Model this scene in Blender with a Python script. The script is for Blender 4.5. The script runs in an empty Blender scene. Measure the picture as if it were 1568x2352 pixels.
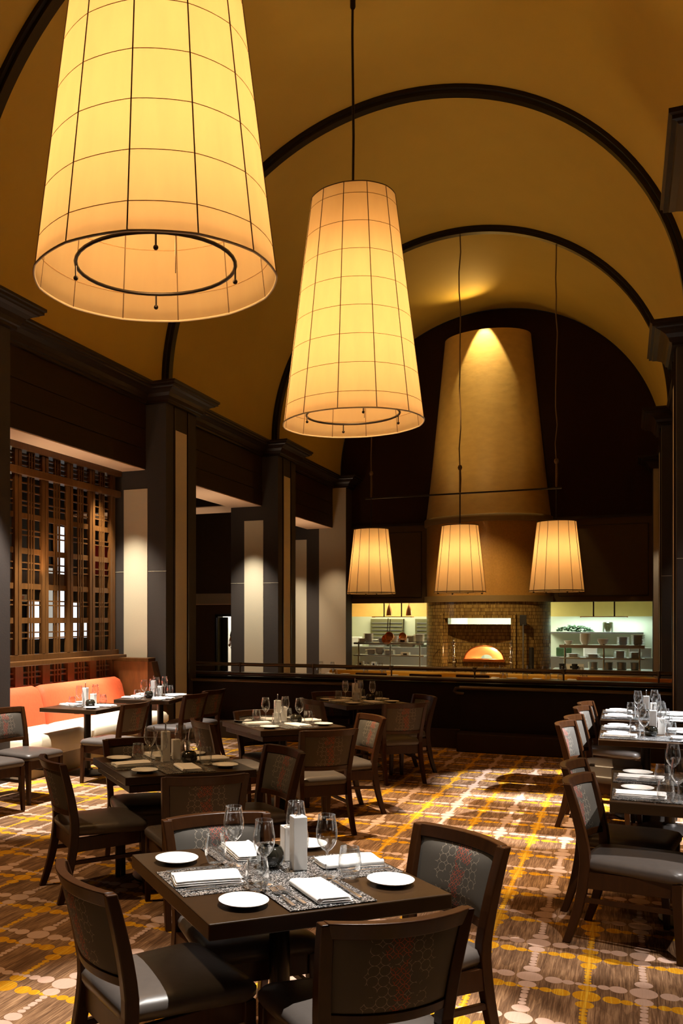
import bpy, bmesh, math, random
from math import sin, cos, pi, radians, sqrt, atan2
from mathutils import Vector, Matrix
random.seed(7)
S = bpy.context.scene
COL = S.collection
# ------------------------------------------------------------------ materials
def nd(nt, t, **kw):
    n = nt.nodes.new(t)
    for k, v in kw.items(): setattr(n, k, v)
    return n
def sock(nt, dst, v):
    if v is None: return
    if hasattr(v, 'is_linked') or hasattr(v, 'node'): nt.links.new(v, dst)
    elif isinstance(v, (tuple, list)): dst.default_value = (*v, 1.0)[:4] if len(dst.default_value) == 4 else v
    else: dst.default_value = v
def mth(nt, op, a, b=None, c=None, clamp=False):
    n = nd(nt, 'ShaderNodeMath', operation=op, use_clamp=clamp)
    for i, x in enumerate((a, b, c)):
        if x is not None: sock(nt, n.inputs[i], x)
    return n.outputs[0]
def mixc(nt, f, a, b):
    n = nd(nt, 'ShaderNodeMix', data_type='RGBA')
    sock(nt, n.inputs[0], f); sock(nt, n.inputs[6], a); sock(nt, n.inputs[7], b)
    return n.outputs[2]
def coords(nt, kind='Object', scale=(1, 1, 1)):
    tc = nd(nt, 'ShaderNodeTexCoord'); mp = nd(nt, 'ShaderNodeMapping')
    mp.inputs['Scale'].default_value = scale
    nt.links.new(tc.outputs[kind], mp.inputs[0])
    return mp.outputs[0]
def noise(nt, vec, scale=5, detail=3, rough=.5):
    n = nd(nt, 'ShaderNodeTexNoise'); n.inputs['Scale'].default_value = scale
    n.inputs['Detail'].default_value = detail; n.inputs['Roughness'].default_value = rough
    if vec is not None: nt.links.new(vec, n.inputs['Vector'])
    return n.outputs[0]
def bump(nt, h, strength=.2, dist=.01):
    b = nd(nt, 'ShaderNodeBump'); b.inputs['Strength'].default_value = strength; b.inputs['Distance'].default_value = dist
    nt.links.new(h, b.inputs['Height']); return b.outputs[0]
def newmat(name):
    m = bpy.data.materials.new(name); m.use_nodes = True
    nt = m.node_tree; nt.nodes.clear()
    return m, nt, nd(nt, 'ShaderNodeOutputMaterial')
def pbr(name, col, rough=.5, metal=0., var=.25, nscale=8, stretch=(1, 1, 1), bmp=0., spec=.5, coat=0., kind='Object', sheen=0.):
    m, nt, out = newmat(name)
    p = nd(nt, 'ShaderNodeBsdfPrincipled')
    v = coords(nt, kind, stretch); n = noise(nt, v, nscale, 4)
    c2 = tuple(x * (1 - var) for x in col); c1 = tuple(min(1, x * (1 + var)) for x in col)
    nt.links.new(mixc(nt, n, c1, c2), p.inputs['Base Color'])
    p.inputs['Roughness'].default_value = rough; p.inputs['Metallic'].default_value = metal
    p.inputs['Specular IOR Level'].default_value = spec; p.inputs['Coat Weight'].default_value = coat
    p.inputs['Coat Roughness'].default_value = .15
    p.inputs['Sheen Weight'].default_value = sheen
    if bmp: nt.links.new(bump(nt, n, bmp), p.inputs['Normal'])
    nt.links.new(p.outputs[0], out.inputs[0]); return m
def emit(name, col, st):
    m, nt, out = newmat(name); e = nd(nt, 'ShaderNodeEmission')
    e.inputs[0].default_value = (*col, 1); e.inputs[1].default_value = st
    nt.links.new(e.outputs[0], out.inputs[0]); return m
M = {}
M['wood'] = pbr('dark_wood', (.040, .0135, .0035), .34, var=.5, nscale=6, stretch=(6, 6, 1), spec=.22)
M['wood_top'] = pbr('table_wood', (.034, .0165, .006), .30, var=.4, nscale=5, stretch=(1.5, 14, 4), spec=.35)
M['wood_mid'] = pbr('screen_wood', (.095, .038, .009), .38, var=.5, nscale=5, stretch=(5, 5, 1), spec=.3)
M['wood_red'] = pbr('panel_wood', (.19, .07, .02), .35, var=.4, nscale=5, stretch=(5, 5, 1))
M['trim'] = pbr('dark_trim', (.018, .0095, .005), .36, var=.2, spec=.25)
M['divider'] = pbr('divider_wood', (.014, .007, .0035), .5, var=.2, spec=.12)
M['fascia'] = pbr('fascia_wood', (.022, .010, .0045), .5, var=.25, nscale=4, stretch=(6, 1, 6), spec=.15)
M['pier'] = pbr('pier_paint', (.050, .041, .037), .7, var=.08, nscale=60, bmp=.1, spec=.12)
M['cream'] = pbr('cream_paint', (.56, .49, .36), .7, var=.05, nscale=80, bmp=.08)
M['beige'] = pbr('beige_paint', (.36, .29, .20), .7, var=.08, nscale=80, bmp=.08)
M['vault'] = pbr('vault_plaster', (.46, .315, .055), .75, var=.06, nscale=2, bmp=.05)
M['lunette'] = pbr('lunette_paint', (.028, .012, .005), .8, var=.1, spec=.1)
M['panelwall'] = pbr('panel_wall', (.075, .044, .018), .6, var=.12, spec=.15)
M['soffit'] = pbr('soffit_paint', (.80, .56, .38), .8, var=.03)
M['hood'] = pbr('hood_plaster', (.55, .355, .115), .42, var=.18, nscale=5, stretch=(1, 1, 2), bmp=.25, spec=.6)
M['hoodband'] = pbr('hood_band', (.22, .14, .05), .5, var=.1)
M['gloss'] = pbr('hood_glaze', (.40, .20, .045), .3, var=.25, nscale=30, coat=.4)
M['metal_dark'] = pbr('dark_metal', (.03, .024, .02), .35, metal=.8, var=.1)
M['bronze'] = pbr('bronze_metal', (.10, .065, .035), .4, metal=.7, var=.1)
M['chrome'] = pbr('chrome', (.75, .75, .75), .26, metal=1., var=.05)
M['steel'] = pbr('steel', (.55, .56, .55), .3, metal=.9, var=.1, nscale=20, stretch=(1, 1, 12))
M['leather'] = pbr('taupe_leather', (.090, .074, .064), .36, var=.12, nscale=30, bmp=.05, spec=.35)
M['china'] = pbr('white_china', (.86, .85, .81), .22, var=.02)
M['linen'] = pbr('white_linen', (.86, .83, .80), .85, var=.04, nscale=200, bmp=.1)
M['ceramic'] = pbr('white_ceramic', (.72, .70, .67), .45, var=.05)
M['orange'] = pbr('orange_fabric', (.72, .105, .028), .75, var=.25, nscale=60, stretch=(1, 1, .25), bmp=.1)
M['vinyl'] = pbr('cream_vinyl', (.78, .68, .50), .5, var=.05)
M['black'] = pbr('black_matte', (.012, .010, .009), .6, var=.1)
M['kwall'] = pbr('kitchen_wall', (.56, .60, .44), .5, var=.08, nscale=3)
M['white'] = pbr('white_paint', (.80, .79, .74), .7, var=.04)
M['yellowwall'] = pbr('kitchen_yellow', (.62, .48, .13), .6, var=.06)
M['orangetile'] = pbr('kitchen_orange', (.85, .48, .12), .5, var=.08)
M['copper'] = pbr('copper', (.80, .33, .12), .28, metal=.95, var=.15)
M['greens'] = pbr('salad_greens', (.030, .065, .018), .5, var=.7, nscale=40)
M['mustard'] = pbr('mustard_vinyl', (.72, .42, .05), .5, var=.1)
M['chairwood'] = pbr('orange_wood', (.62, .22, .05), .4, var=.2, nscale=6, stretch=(5, 5, 1))
M['cord'] = pbr('brown_cord', (.12, .065, .03), .7, var=.2, nscale=60)
M['redlac'] = pbr('red_panel', (.30, .02, .015), .4, var=.1)
M['skin'] = pbr('skin', (.30, .15, .09), .55, var=.1)
M['cloth_dark'] = pbr('dark_cloth', (.015, .018, .024), .8, var=.2)
M['stone'] = pbr('plinth_stone', (.032, .018, .009), .6, var=.3, nscale=6, spec=.15)
M['signwhite'] = pbr('sign_face', (.85, .82, .74), .5, var=.02)
M['signred'] = pbr('sign_letters', (.75, .12, .05), .5, var=.02)
M['bluebox'] = pbr('blue_label', (.03, .05, .25), .5, var=.05)

def shade_mat(name, col, tfac=.62):
    m, nt, out = newmat(name)
    d = nd(nt, 'ShaderNodeBsdfDiffuse'); t = nd(nt, 'ShaderNodeBsdfTranslucent'); mx = nd(nt, 'ShaderNodeMixShader')
    v = coords(nt, 'Object', (3, 3, .6)); n = noise(nt, v, 3, 4)
    c = mixc(nt, n, tuple(min(1, x * 1.08) for x in col), tuple(x * .90 for x in col))
    nt.links.new(c, d.inputs[0]); nt.links.new(c, t.inputs[0]); mx.inputs[0].default_value = tfac
    nt.links.new(d.outputs[0], mx.inputs[1]); nt.links.new(t.outputs[0], mx.inputs[2])
    nt.links.new(mx.outputs[0], out.inputs[0]); return m
M['shade'] = shade_mat('lamp_shade_parchment', (.98, .75, .45))
M['rib'] = pbr('shade_rib_cord', (.13, .070, .025), .7, var=.1)
M['seam'] = pbr('shade_seam', (.42, .24, .09), .7, var=.1)
M['bulb'] = emit('bulb_glow', (1, .66, .28), 8)
def glass_mat(name, tint=(.96, .97, .97), edge=.85, base=.10):
    m, nt, out = newmat(name)
    t = nd(nt, 'ShaderNodeBsdfTransparent'); t.inputs[0].default_value = (*tint, 1)
    g = nd(nt, 'ShaderNodeBsdfGlossy'); g.inputs['Roughness'].default_value = .04
    lw = nd(nt, 'ShaderNodeLayerWeight'); lw.inputs[0].default_value = .5
    f = mth(nt, 'POWER', lw.outputs['Facing'], 1.7)
    f2 = mth(nt, 'MULTIPLY', mth(nt, 'POWER', lw.outputs['Facing'], 3.2), .62, clamp=True)
    f = mth(nt, 'MULTIPLY_ADD', f, edge, base, clamp=True)
    df = nd(nt, 'ShaderNodeBsdfDiffuse'); df.inputs[0].default_value = (*[min(1, x * .9) for x in tint], 1)  # whitish diffuse at grazing edges stands in for bright glints on the rims
    m1 = nd(nt, 'ShaderNodeMixShader'); nt.links.new(f2, m1.inputs[0]); nt.links.new(t.outputs[0], m1.inputs[1]); nt.links.new(df.outputs[0], m1.inputs[2])
    mx = nd(nt, 'ShaderNodeMixShader'); nt.links.new(f, mx.inputs[0])
    nt.links.new(m1.outputs[0], mx.inputs[1]); nt.links.new(g.outputs[0], mx.inputs[2])
    nt.links.new(mx.outputs[0], out.inputs[0]); return m
M['glass'] = glass_mat('clear_glass')
M['smoke'] = glass_mat('smoked_glass', (.30, .28, .20), .6, .10)
def fabric_mat():
    m, nt, out = newmat('embroidered_fabric')
    p = nd(nt, 'ShaderNodeBsdfPrincipled'); p.inputs['Roughness'].default_value = .7
    tc = nd(nt, 'ShaderNodeTexCoord'); sp = nd(nt, 'ShaderNodeSeparateXYZ'); nt.links.new(tc.outputs['UV'], sp.inputs[0])
    u, v = sp.outputs[0], sp.outputs[1]
    P, R, W = .034, .0172, .0007
    def ring(ou, ov):
        a = mth(nt, 'SUBTRACT', mth(nt, 'FLOORED_MODULO', mth(nt, 'ADD', u, 5 + ou), P), P / 2)
        b = mth(nt, 'SUBTRACT', mth(nt, 'FLOORED_MODULO', mth(nt, 'ADD', v, 5 + ov), P), P / 2)
        d = mth(nt, 'SQRT', mth(nt, 'ADD', mth(nt, 'MULTIPLY', a, a), mth(nt, 'MULTIPLY', b, b)))
        return mth(nt, 'LESS_THAN', mth(nt, 'ABSOLUTE', mth(nt, 'SUBTRACT', d, R)), W)
    ra, rb = ring(0, 0), ring(P / 2, P / 2)
    nb = noise(nt, tc.outputs['UV'], 16, 1); nc = noise(nt, tc.outputs['UV'], 9, 1)
    off = mth(nt, 'MULTIPLY_ADD', nc, .12, -.06)
    au = mth(nt, 'ABSOLUTE', mth(nt, 'ADD', u, off))
    inner = mth(nt, 'MULTIPLY', mth(nt, 'LESS_THAN', au, .032), mth(nt, 'GREATER_THAN', noise(nt, tc.outputs['UV'], 20, 1), .42))
    outer = mth(nt, 'LESS_THAN', mth(nt, 'ADD', au, mth(nt, 'MULTIPLY_ADD', nb, .10, -.05)), .105)
    brk = mth(nt, 'GREATER_THAN', noise(nt, tc.outputs['UV'], 24, 1), .40)
    cream = mth(nt, 'MULTIPLY', mth(nt, 'MULTIPLY', ra, outer), brk)
    red = mth(nt, 'MULTIPLY', mth(nt, 'MAXIMUM', ra, rb), inner)
    w = noise(nt, coords(nt, 'UV', (900, 900, 1)), 1, 1)
    base = mixc(nt, w, (.095, .080, .062), (.048, .040, .031))
    c = mixc(nt, mth(nt, 'MULTIPLY', cream, .5), base, (.62, .50, .36)); c = mixc(nt, mth(nt, 'MULTIPLY', red, .8), c, (.62, .065, .02))
    nt.links.new(c, p.inputs['Base Color']); nt.links.new(p.outputs[0], out.inputs[0]); return m
M['fabric'] = fabric_mat()
def mosaic_mat():
    m, nt, out = newmat('mosaic_tiles')
    p = nd(nt, 'ShaderNodeBsdfPrincipled'); p.inputs['Roughness'].default_value = .22
    v = coords(nt, 'UV', (1, 1, 1)); b = nd(nt, 'ShaderNodeTexBrick'); nt.links.new(v, b.inputs[0])
    b.inputs['Scale'].default_value = 1; b.inputs['Brick Width'].default_value = .028; b.inputs['Row Height'].default_value = .075
    b.inputs['Mortar Size'].default_value = .004; b.inputs['Color1'].default_value = (.50, .33, .10, 1); b.inputs['Color2'].default_value = (.24, .14, .04, 1)
    b.inputs['Mortar'].default_value = (.05, .03, .015, 1); b.offset = .37
    nt.links.new(b.outputs[0], p.inputs['Base Color'])
    nt.links.new(bump(nt, b.outputs[1], .5, -.006), p.inputs['Normal'])
    nt.links.new(p.outputs[0], out.inputs[0]); return m
M['mosaic'] = mosaic_mat()
def mat_weave():
    m, nt, out = newmat('woven_runner')
    p = nd(nt, 'ShaderNodeBsdfPrincipled'); p.inputs['Roughness'].default_value = .38
    v = coords(nt, 'Object', (1, 1, 1)); vo = nd(nt, 'ShaderNodeTexVoronoi'); vo.inputs['Scale'].default_value = 250
    nt.links.new(v, vo.inputs['Vector'])
    f = mth(nt, 'GREATER_THAN', nd_sep(nt, vo.outputs['Color']), .62)
    nt.links.new(mixc(nt, f, (.012, .012, .012), (.72, .72, .72)), p.inputs['Base Color'])
    nt.links.new(f, p.inputs['Metallic']); nt.links.new(bump(nt, vo.outputs['Distance'], .6, .003), p.inputs['Normal'])
    nt.links.new(p.outputs[0], out.inputs[0]); return m
def nd_sep(nt, c):
    s = nd(nt, 'ShaderNodeSeparateColor'); nt.links.new(c, s.inputs[0]); return s.outputs[0]
M['weave'] = mat_weave()
def carpet_mat():
    m, nt, out = newmat('dotted_carpet')
    p = nd(nt, 'ShaderNodeBsdfPrincipled'); p.inputs['Roughness'].default_value = .95; p.inputs['Specular IOR Level'].default_value = .15
    tc = nd(nt, 'ShaderNodeTexCoord')
    wob = nd(nt, 'ShaderNodeTexNoise'); wob.inputs['Scale'].default_value = 2.2; wob.inputs['Detail'].default_value = 1
    nt.links.new(tc.outputs['Object'], wob.inputs['Vector'])
    s0 = nd(nt, 'ShaderNodeSeparateXYZ'); nt.links.new(tc.outputs['Object'], s0.inputs[0])
    sc = nd(nt, 'ShaderNodeSeparateColor'); nt.links.new(wob.outputs['Color'], sc.inputs[0])
    X = mth(nt, 'ADD', s0.outputs[0], mth(nt, 'MULTIPLY_ADD', sc.outputs[0], .03, -.015))
    Y = mth(nt, 'ADD', s0.outputs[1], mth(nt, 'MULTIPLY_ADD', sc.outputs[1], .03, -.015))
    P = .498
    def folded(c, o):
        return mth(nt, 'PINGPONG', mth(nt, 'SUBTRACT', c, o - 50 * P), P / 2)
    def dots(ox, oy):
        ax, ay = folded(X, ox), folded(Y, oy); res = None
        for dx, dy, r in ((0, 0, .060), (.108, 0, .040), (.172, 0, .027), (.218, 0, .017), (.249, 0, .013),
                          (0, .104, .040), (0, .1665, .0185), (0, .2035, .0165), (0, .2390, .0165)):
            ex = mth(nt, 'SUBTRACT', ax, dx) if dx else ax
            ey = mth(nt, 'SUBTRACT', ay, dy) if dy else ay
            d2 = mth(nt, 'MULTIPLY_ADD', ex, ex, mth(nt, 'MULTIPLY', ey, ey))
            h = mth(nt, 'LESS_THAN', d2, r * r)
            res = h if res is None else mth(nt, 'MAXIMUM', res, h)
        return res
    dw, dy_ = dots(-.415, 4.595), dots(-.16, 4.457)
    st = noise(nt, coords(nt, 'Object', (1, .035, 1)), 150, 3, .7)
    st2 = noise(nt, coords(nt, 'Object', (1, .12, 1)), 26, 2)
    st3 = noise(nt, coords(nt, 'Object', (1, .25, 1)), 6, 2)
    ramp = nd(nt, 'ShaderNodeValToRGB'); e = ramp.color_ramp.elements
    e[0].position = .34; e[0].color = (.075, .036, .016, 1); e[1].position = .66; e[1].color = (.48, .28, .145, 1)
    mm = e = ramp.color_ramp.elements.new(.5); mm.color = (.22, .118, .060, 1)
    nt.links.new(mth(nt, 'MULTIPLY_ADD', st2, .35, mth(nt, 'MULTIPLY', st, .65)), ramp.inputs[0])
    base = mixc(nt, mth(nt, 'MULTIPLY', mth(nt, 'GREATER_THAN', st3, .56), .35), ramp.outputs[0], (.07, .035, .018))
    yel = mixc(nt, mth(nt, 'GREATER_THAN', st, .56), (.60, .27, .008), (.74, .43, .03))
    whi = mixc(nt, st, (.64, .43, .33), (.50, .33, .25))
    # a thin bright thread along each yellow column
    ln = mth(nt, 'LESS_THAN', folded(X, -.16), .006)
    c = mixc(nt, dy_, base, yel); c = mixc(nt, dw, c, whi)
    c = mixc(nt, mth(nt, 'MULTIPLY', ln, .4), c, (.78, .48, .05))
    nt.links.new(c, p.inputs['Base Color']); nt.links.new(bump(nt, st, .35, .004), p.inputs['Normal'])
    nt.links.new(p.outputs[0], out.inputs[0]); return m
M['carpet'] = carpet_mat()
# ------------------------------------------------------------------ mesh builder
class MB:
    def __init__(s): s.v = []; s.f = []; s.uv = {}
    def add(s, vs, fs):
        o = len(s.v); s.v += [tuple(p) for p in vs]; s.f += [tuple(i + o for i in f) for f in fs]; return s
    def box(s, x0, x1, y0, y1, z0, z1):
        return s.add([(x0, y0, z0), (x1, y0, z0), (x1, y1, z0), (x0, y1, z0), (x0, y0, z1), (x1, y0, z1), (x1, y1, z1), (x0, y1, z1)],
                     [(0, 3, 2, 1), (4, 5, 6, 7), (0, 1, 5, 4), (1, 2, 6, 5), (2, 3, 7, 6), (3, 0, 4, 7)])
    def cbox(s, c, d): return s.box(c[0] - d[0] / 2, c[0] + d[0] / 2, c[1] - d[1] / 2, c[1] + d[1] / 2, c[2] - d[2] / 2, c[2] + d[2] / 2)
    def bar(s, a, b, w, d, up=(0, 0, 1)):
        a, b = Vector(a), Vector(b); t = (b - a).normalized(); u = Vector(up)
        if abs(t.dot(u)) > .98: u = Vector((0, 1, 0))
        x = t.cross(u).normalized(); y = x.cross(t)
        vs = [p + x * sx * w / 2 + y * sy * d / 2 for p in (a, b) for sx, sy in ((-1, -1), (1, -1), (1, 1), (-1, 1))]
        return s.add(vs, [(0, 1, 2, 3), (7, 6, 5, 4), (0, 4, 5, 1), (1, 5, 6, 2), (2, 6, 7, 3), (3, 7, 4, 0)])
    def loft(s, rings, cap=True, closed=True):
        n = len(rings[0]); vs = [p for r in rings for p in r]; fs = []
        for i in range(len(rings) - 1):
            for j in range(n if closed else n - 1):
                k = (j + 1) % n; fs.append((i * n + j, i * n + k, (i + 1) * n + k, (i + 1) * n + j))
        if cap: fs += [tuple(range(n))[::-1], tuple((len(rings) - 1) * n + j for j in range(n))]
        return s.add(vs, fs)
    def lathe(s, prof, seg=24, c=(0, 0, 0), cap=False):
        rings = [[(c[0] + r * cos(2 * pi * j / seg), c[1] + r * sin(2 * pi * j / seg), c[2] + z) for j in range(seg)] for r, z in prof]
        return s.loft(rings, cap=cap)
    def cyl(s, c, r, h, seg=20): return s.lathe([(r, 0), (r, h)], seg, c, cap=True)
    def tube(s, pts, r, seg=8, cap=True, closed=False):
        P = [Vector(p) for p in pts]; n = len(P); rings = []; rr = r if isinstance(r, (list, tuple)) else [r] * n
        x = None
        for i in range(n):
            t = (P[(i + 1) % n] - P[i - 1]) if closed else (P[min(i + 1, n - 1)] - P[max(i - 1, 0)])
            t.normalize()
            if x is None: x = t.cross(Vector((0, 0, 1)) if abs(t.z) < .9 else Vector((0, 1, 0)))
            x = (x - t * x.dot(t)).normalized(); y = t.cross(x)
            rings.append([P[i] + (x * cos(2 * pi * k / seg) + y * sin(2 * pi * k / seg)) * rr[i] for k in range(seg)])
        if closed: rings.append(rings[0])
        return s.loft(rings, cap=cap and not closed)
    def sphere(s, c, r, seg=12, sx=1, sy=1, sz=1):
        prof = []
        rings = []
        for i in range(seg // 2 + 1):
            a = -pi / 2 + pi * i / (seg // 2); rad = max(cos(a), 1e-4) * r
            rings.append([(c[0] + rad * cos(2 * pi * j / seg) * sx, c[1] + rad * sin(2 * pi * j / seg) * sy, c[2] + sin(a) * r * sz) for j in range(seg)])
        return s.loft(rings, cap=True)
    def build(s, name, mat, parent=None, smooth=None, bevel=0, uvf=None, seg=2):
        me = bpy.data.meshes.new(name); me.from_pydata([tuple(v) for v in s.v], [], s.f); me.validate(); me.update()
        bm = bmesh.new(); bm.from_mesh(me); bmesh.ops.recalc_face_normals(bm, faces=bm.faces); bm.to_mesh(me); bm.free()
        if uvf:
            ul = me.uv_layers.new(name='UVMap')
            for lp in me.loops: ul.data[lp.index].uv = uvf(me.vertices[lp.vertex_index].co)
        o = bpy.data.objects.new(name, me); COL.objects.link(o); me.materials.append(M[mat] if isinstance(mat, str) else mat)
        if smooth is not None:
            me.shade_smooth(); me.set_sharp_from_angle(angle=radians(smooth))
        if bevel:
            b = o.modifiers.new('bevel', 'BEVEL'); b.width = bevel; b.segments = seg; b.limit_method = 'ANGLE'; b.angle_limit = radians(40)
        if parent: o.parent = parent
        return o
def tag(o, label=None, cat=None, group=None, kind=None):
    if label: o['label'] = label
    if cat: o['category'] = cat
    if group: o['group'] = group
    if kind: o['kind'] = kind
    return o
def empty(name, loc=(0, 0, 0), rz=0, label=None, cat=None, group=None, kind=None):
    o = bpy.data.objects.new(name, None); COL.objects.link(o); o.location = loc; o.rotation_euler = (0, 0, rz)
    o.empty_display_size = .1
    return tag(o, label, cat, group, kind)
KIDS = {}
def copy_tree(o, parent=None):
    c = o.copy(); COL.objects.link(c)
    if parent: c.parent = parent
    for ch in [x for x in o.children]: copy_tree(ch, c)
    return c
def struct(mb, name, mat, parent=None, **k):
    o = mb.build(name, mat, parent, **k)
    if not parent: o['kind'] = 'structure'
    return o
def light(kind, name, loc, energy, color=(1, .75, .45), target=None, size=.05, angle=60, blend=.5, sx=1, sy=1):
    l = bpy.data.lights.new(name, kind); l.energy = energy; l.color = color
    if kind == 'AREA': l.shape = 'RECTANGLE'; l.size = sx; l.size_y = sy
    else: l.shadow_soft_size = size
    if kind == 'SPOT': l.spot_size = radians(angle); l.spot_blend = blend
    o = bpy.data.objects.new(name, l); COL.objects.link(o); o.location = loc
    if target is not None:
        o.rotation_euler = (Vector(target) - Vector(loc)).to_track_quat('-Z', 'Y').to_euler()
    return o
# ------------------------------------------------------------------ dimensions
XL, XR = -5.904, .538            # room-side faces of the piers
BL, BR = -6.24, .874             # beam planes
XOL, XOR = -6.868, 1.502         # outer ends of the piers
Y1, SP, PL = 11.385, 4.554, .99
YB = 20.988                      # back wall
VX, VZ, VR = -2.72, 5.17, 3.47   # vault axis and radius
CAPT, CAPB, SOF = 5.03, 4.78, 3.86
YMIN = -3.2
HX = -2.79                       # hood axis
# ------------------------------------------------------------------ shell
struct(MB().box(-13, 5, YMIN, 27, -.2, 0), 'floor', 'carpet')
mb = MB(); n = 72
def arc(r, y):
    pts = [(VX - r, y, CAPT - .06)] + [(VX - r * cos(pi * i / n), y, VZ + r * sin(pi * i / n)) for i in range(n + 1)] + [(VX + r, y, CAPT - .06)]
    return pts
ys = [YMIN + (YB - YMIN) * i / 12 for i in range(13)]
mb.loft([arc(VR, y) for y in ys], cap=False, closed=False)
mb.loft([arc(VR + .15, y) for y in ys], cap=False, closed=False)
struct(mb, 'ceiling', 'vault', smooth=40)
# back wall: side frames, panel band over the kitchen opening, lunette
mb = MB(); mb.box(-6.6, .9, YB, YB + .3, 2.09, 3.91)
struct(mb, 'wall_back', 'panelwall')
pts_i = arc(VR - .001, YB + .05)[1:-1]
mb = MB(); base = [(VX - VR, YB + .05, 3.9), (VX + VR, YB + .05, 3.9)]
poly = [base[1], base[0]] + pts_i
mb.add(poly + [(x, y + .2, z) for x, y, z in poly], [tuple(range(len(poly)))[::-1], tuple(range(len(poly), 2 * len(poly)))])
struct(mb, 'wall_lunette', 'lunette')
tn = [0]
def trim(mb, mat, **k):
    tn[0] += 1
    return struct(mb, 'trim_%d' % tn[0], mat, **k)
# thin mouldings on the panel band
mb = MB()
for x0, x1 in ((-5.9, -4.25), (-1.3, .47)):
    mb.box(x0, x1, YB - .015, YB, 2.20, 2.225).box(x0, x1, YB - .012, YB, 3.72, 3.735)
    mb.box(x0, x0 + .02, YB - .012, YB, 2.2, 3.73).box(x1 - .02, x1, YB - .012, YB, 2.2, 3.73)
trim(mb, 'trim')
mb = MB().box(-6.6, .9, YB - .04, YB + .01, 3.88, 3.93); trim(mb, 'trim')
mb = MB().box(.565, .70, YB - .02, YB + .3, 0, 2.09); trim(mb, 'wood')
# cornice profile (out, z)
PROF = [(0, CAPB), (.05, CAPB), (.05, CAPB + .03), (.075, CAPB + .04), (.09, CAPB + .08), (.12, CAPB + .12), (.17, CAPB + .15), (.215, CAPB + .165),
        (.225, CAPB + .18), (.255, CAPB + .185), (.255, CAPB + .21), (.275, CAPB + .22), (.275, CAPT), (0, CAPT)]
def cap_side(sgn, xf, xb, y0, y1, name, cap0=True, cap1=True):
    """moulding along Y with mitred returns; sgn=+1 projects to +X"""
    rings = []
    for o, z in PROF:
        a0 = y0 - (o if cap0 else 0); a1 = y1 + (o if cap1 else 0)
        rings.append([(xb, a0, z), (xf + sgn * o, a0, z), (xf + sgn * o, a1, z), (xb, a1, z)])
    return MB().loft(rings, cap=True)
PANELS = {-1: 'left', 1: 'right'}
piers = []
for side, xf, xo, xb, sg in (('left', XL, XOL, BL, 1), ('right', XR, XOR, BR, -1)):
    for k in (-2, -1, 0, 1, 2):
        if side == 'right' and k == -2: pass
        y0 = Y1 + k * SP; y1 = y0 + PL
        if k == 2: y1 = YB
        a, b = sorted((xf, xo))
        p = trim(MB().box(a, b, y0, y1, 0, CAPB), 'pier', bevel=.006)
        # applied pale panel on the face towards the room's front and inset strip on the room side
        if k < 2:
            pa, pb = (-6.585, -6.20) if side == 'left' else (.85, 1.22)
            struct(MB().box(pa, pb, y0 - .012, y0 + .01, .02, 3.58), 'pale_panel', 'cream', p)
            xs = xf + sg * .012
            struct(MB().box(min(xf - sg * .01, xs), max(xf - sg * .01, xs), y0 + .27, y0 + .64, .02, 4.44), 'inset_strip', 'cream', p)
            # fine joint line
            struct(MB().box(a - .001, b + .001, y0 - .003, y0 + .01, 2.395, 2.40), 'joint_line', 'cream', p)
            # corner trims on the room side
            for yy in (y0 + .235, y0 + .675):
                struct(MB().box(min(xf, xf + sg * .018), max(xf, xf + sg * .018), yy, yy + .03, 0, CAPB), 'edge_strip', 'trim', p)
        else:
            a2, b2 = sorted((xf - sg * .005, xf - sg * .655))
            struct(MB().box(a2, b2, y0 - .015, y0 + .01, 0, CAPB), 'pale_panel', 'beige', p)
        trim(cap_side(sg, xf, xb, y0, y1, '', True, k < 2), 'trim')
        # beam, fascia boards and cornice of the next bay
        if k < 2:
            by0, by1 = y1, y0 + SP
            c0, c1 = sorted((xb, xb - sg * .62))
            beam = trim(MB().box(c0, c1, by0, by1, SOF, CAPT), 'fascia')
            for z0, z1 in ((3.86, 4.13), (4.14, 4.42), (4.43, 4.78)):
                d0, d1 = sorted((xb - sg * .005, xb + sg * .012))
                struct(MB().box(d0, d1, by0, by1, z0, z1), 'fascia_board', 'fascia', beam, bevel=.004)
            struct(MB().box(c0 + .004, c1 - .004, by0, by1, SOF - .012, SOF + .003), 'soffit_board', 'soffit', beam)
            trim(cap_side(sg, xb, xb - sg * .3, by0, by1, '', False, False), 'trim')
# front end bays behind the camera
for side, xb, sg in (('left', BL, 1), ('right', BR, -1)):
    c0, c1 = sorted((xb, xb - sg * .62))
    trim(MB().box(c0, c1, YMIN, Y1 - 2 * SP, SOF, CAPT), 'fascia')
# ribs under the vault
for k in (-2, -1, 0, 1):
    yc = Y1 + k * SP + PL / 2; rings = []
    for i in range(n + 1):
        a = pi * i / n; d = Vector((-cos(a), 0, sin(a))); c = Vector((VX, yc, VZ))
        rings.append([c + d * r + Vector((0, yy, 0)) for r, yy in ((VR + .02, -.09), (VR - .05, -.09), (VR - .06, -.06), (VR - .105, -.06), (VR - .105, .06), (VR - .06, .06), (VR - .05, .09), (VR + .02, .09))])
    mb = MB().loft(rings)
    for sx in (-1, 1):
        x0, x1 = sorted((VX + sx * (VR + .02), VX + sx * (VR - .105))); mb.box(x0, x1, yc - .07, yc + .07, CAPT, VZ)
    trim(mb, 'metal_dark', smooth=30)
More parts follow.
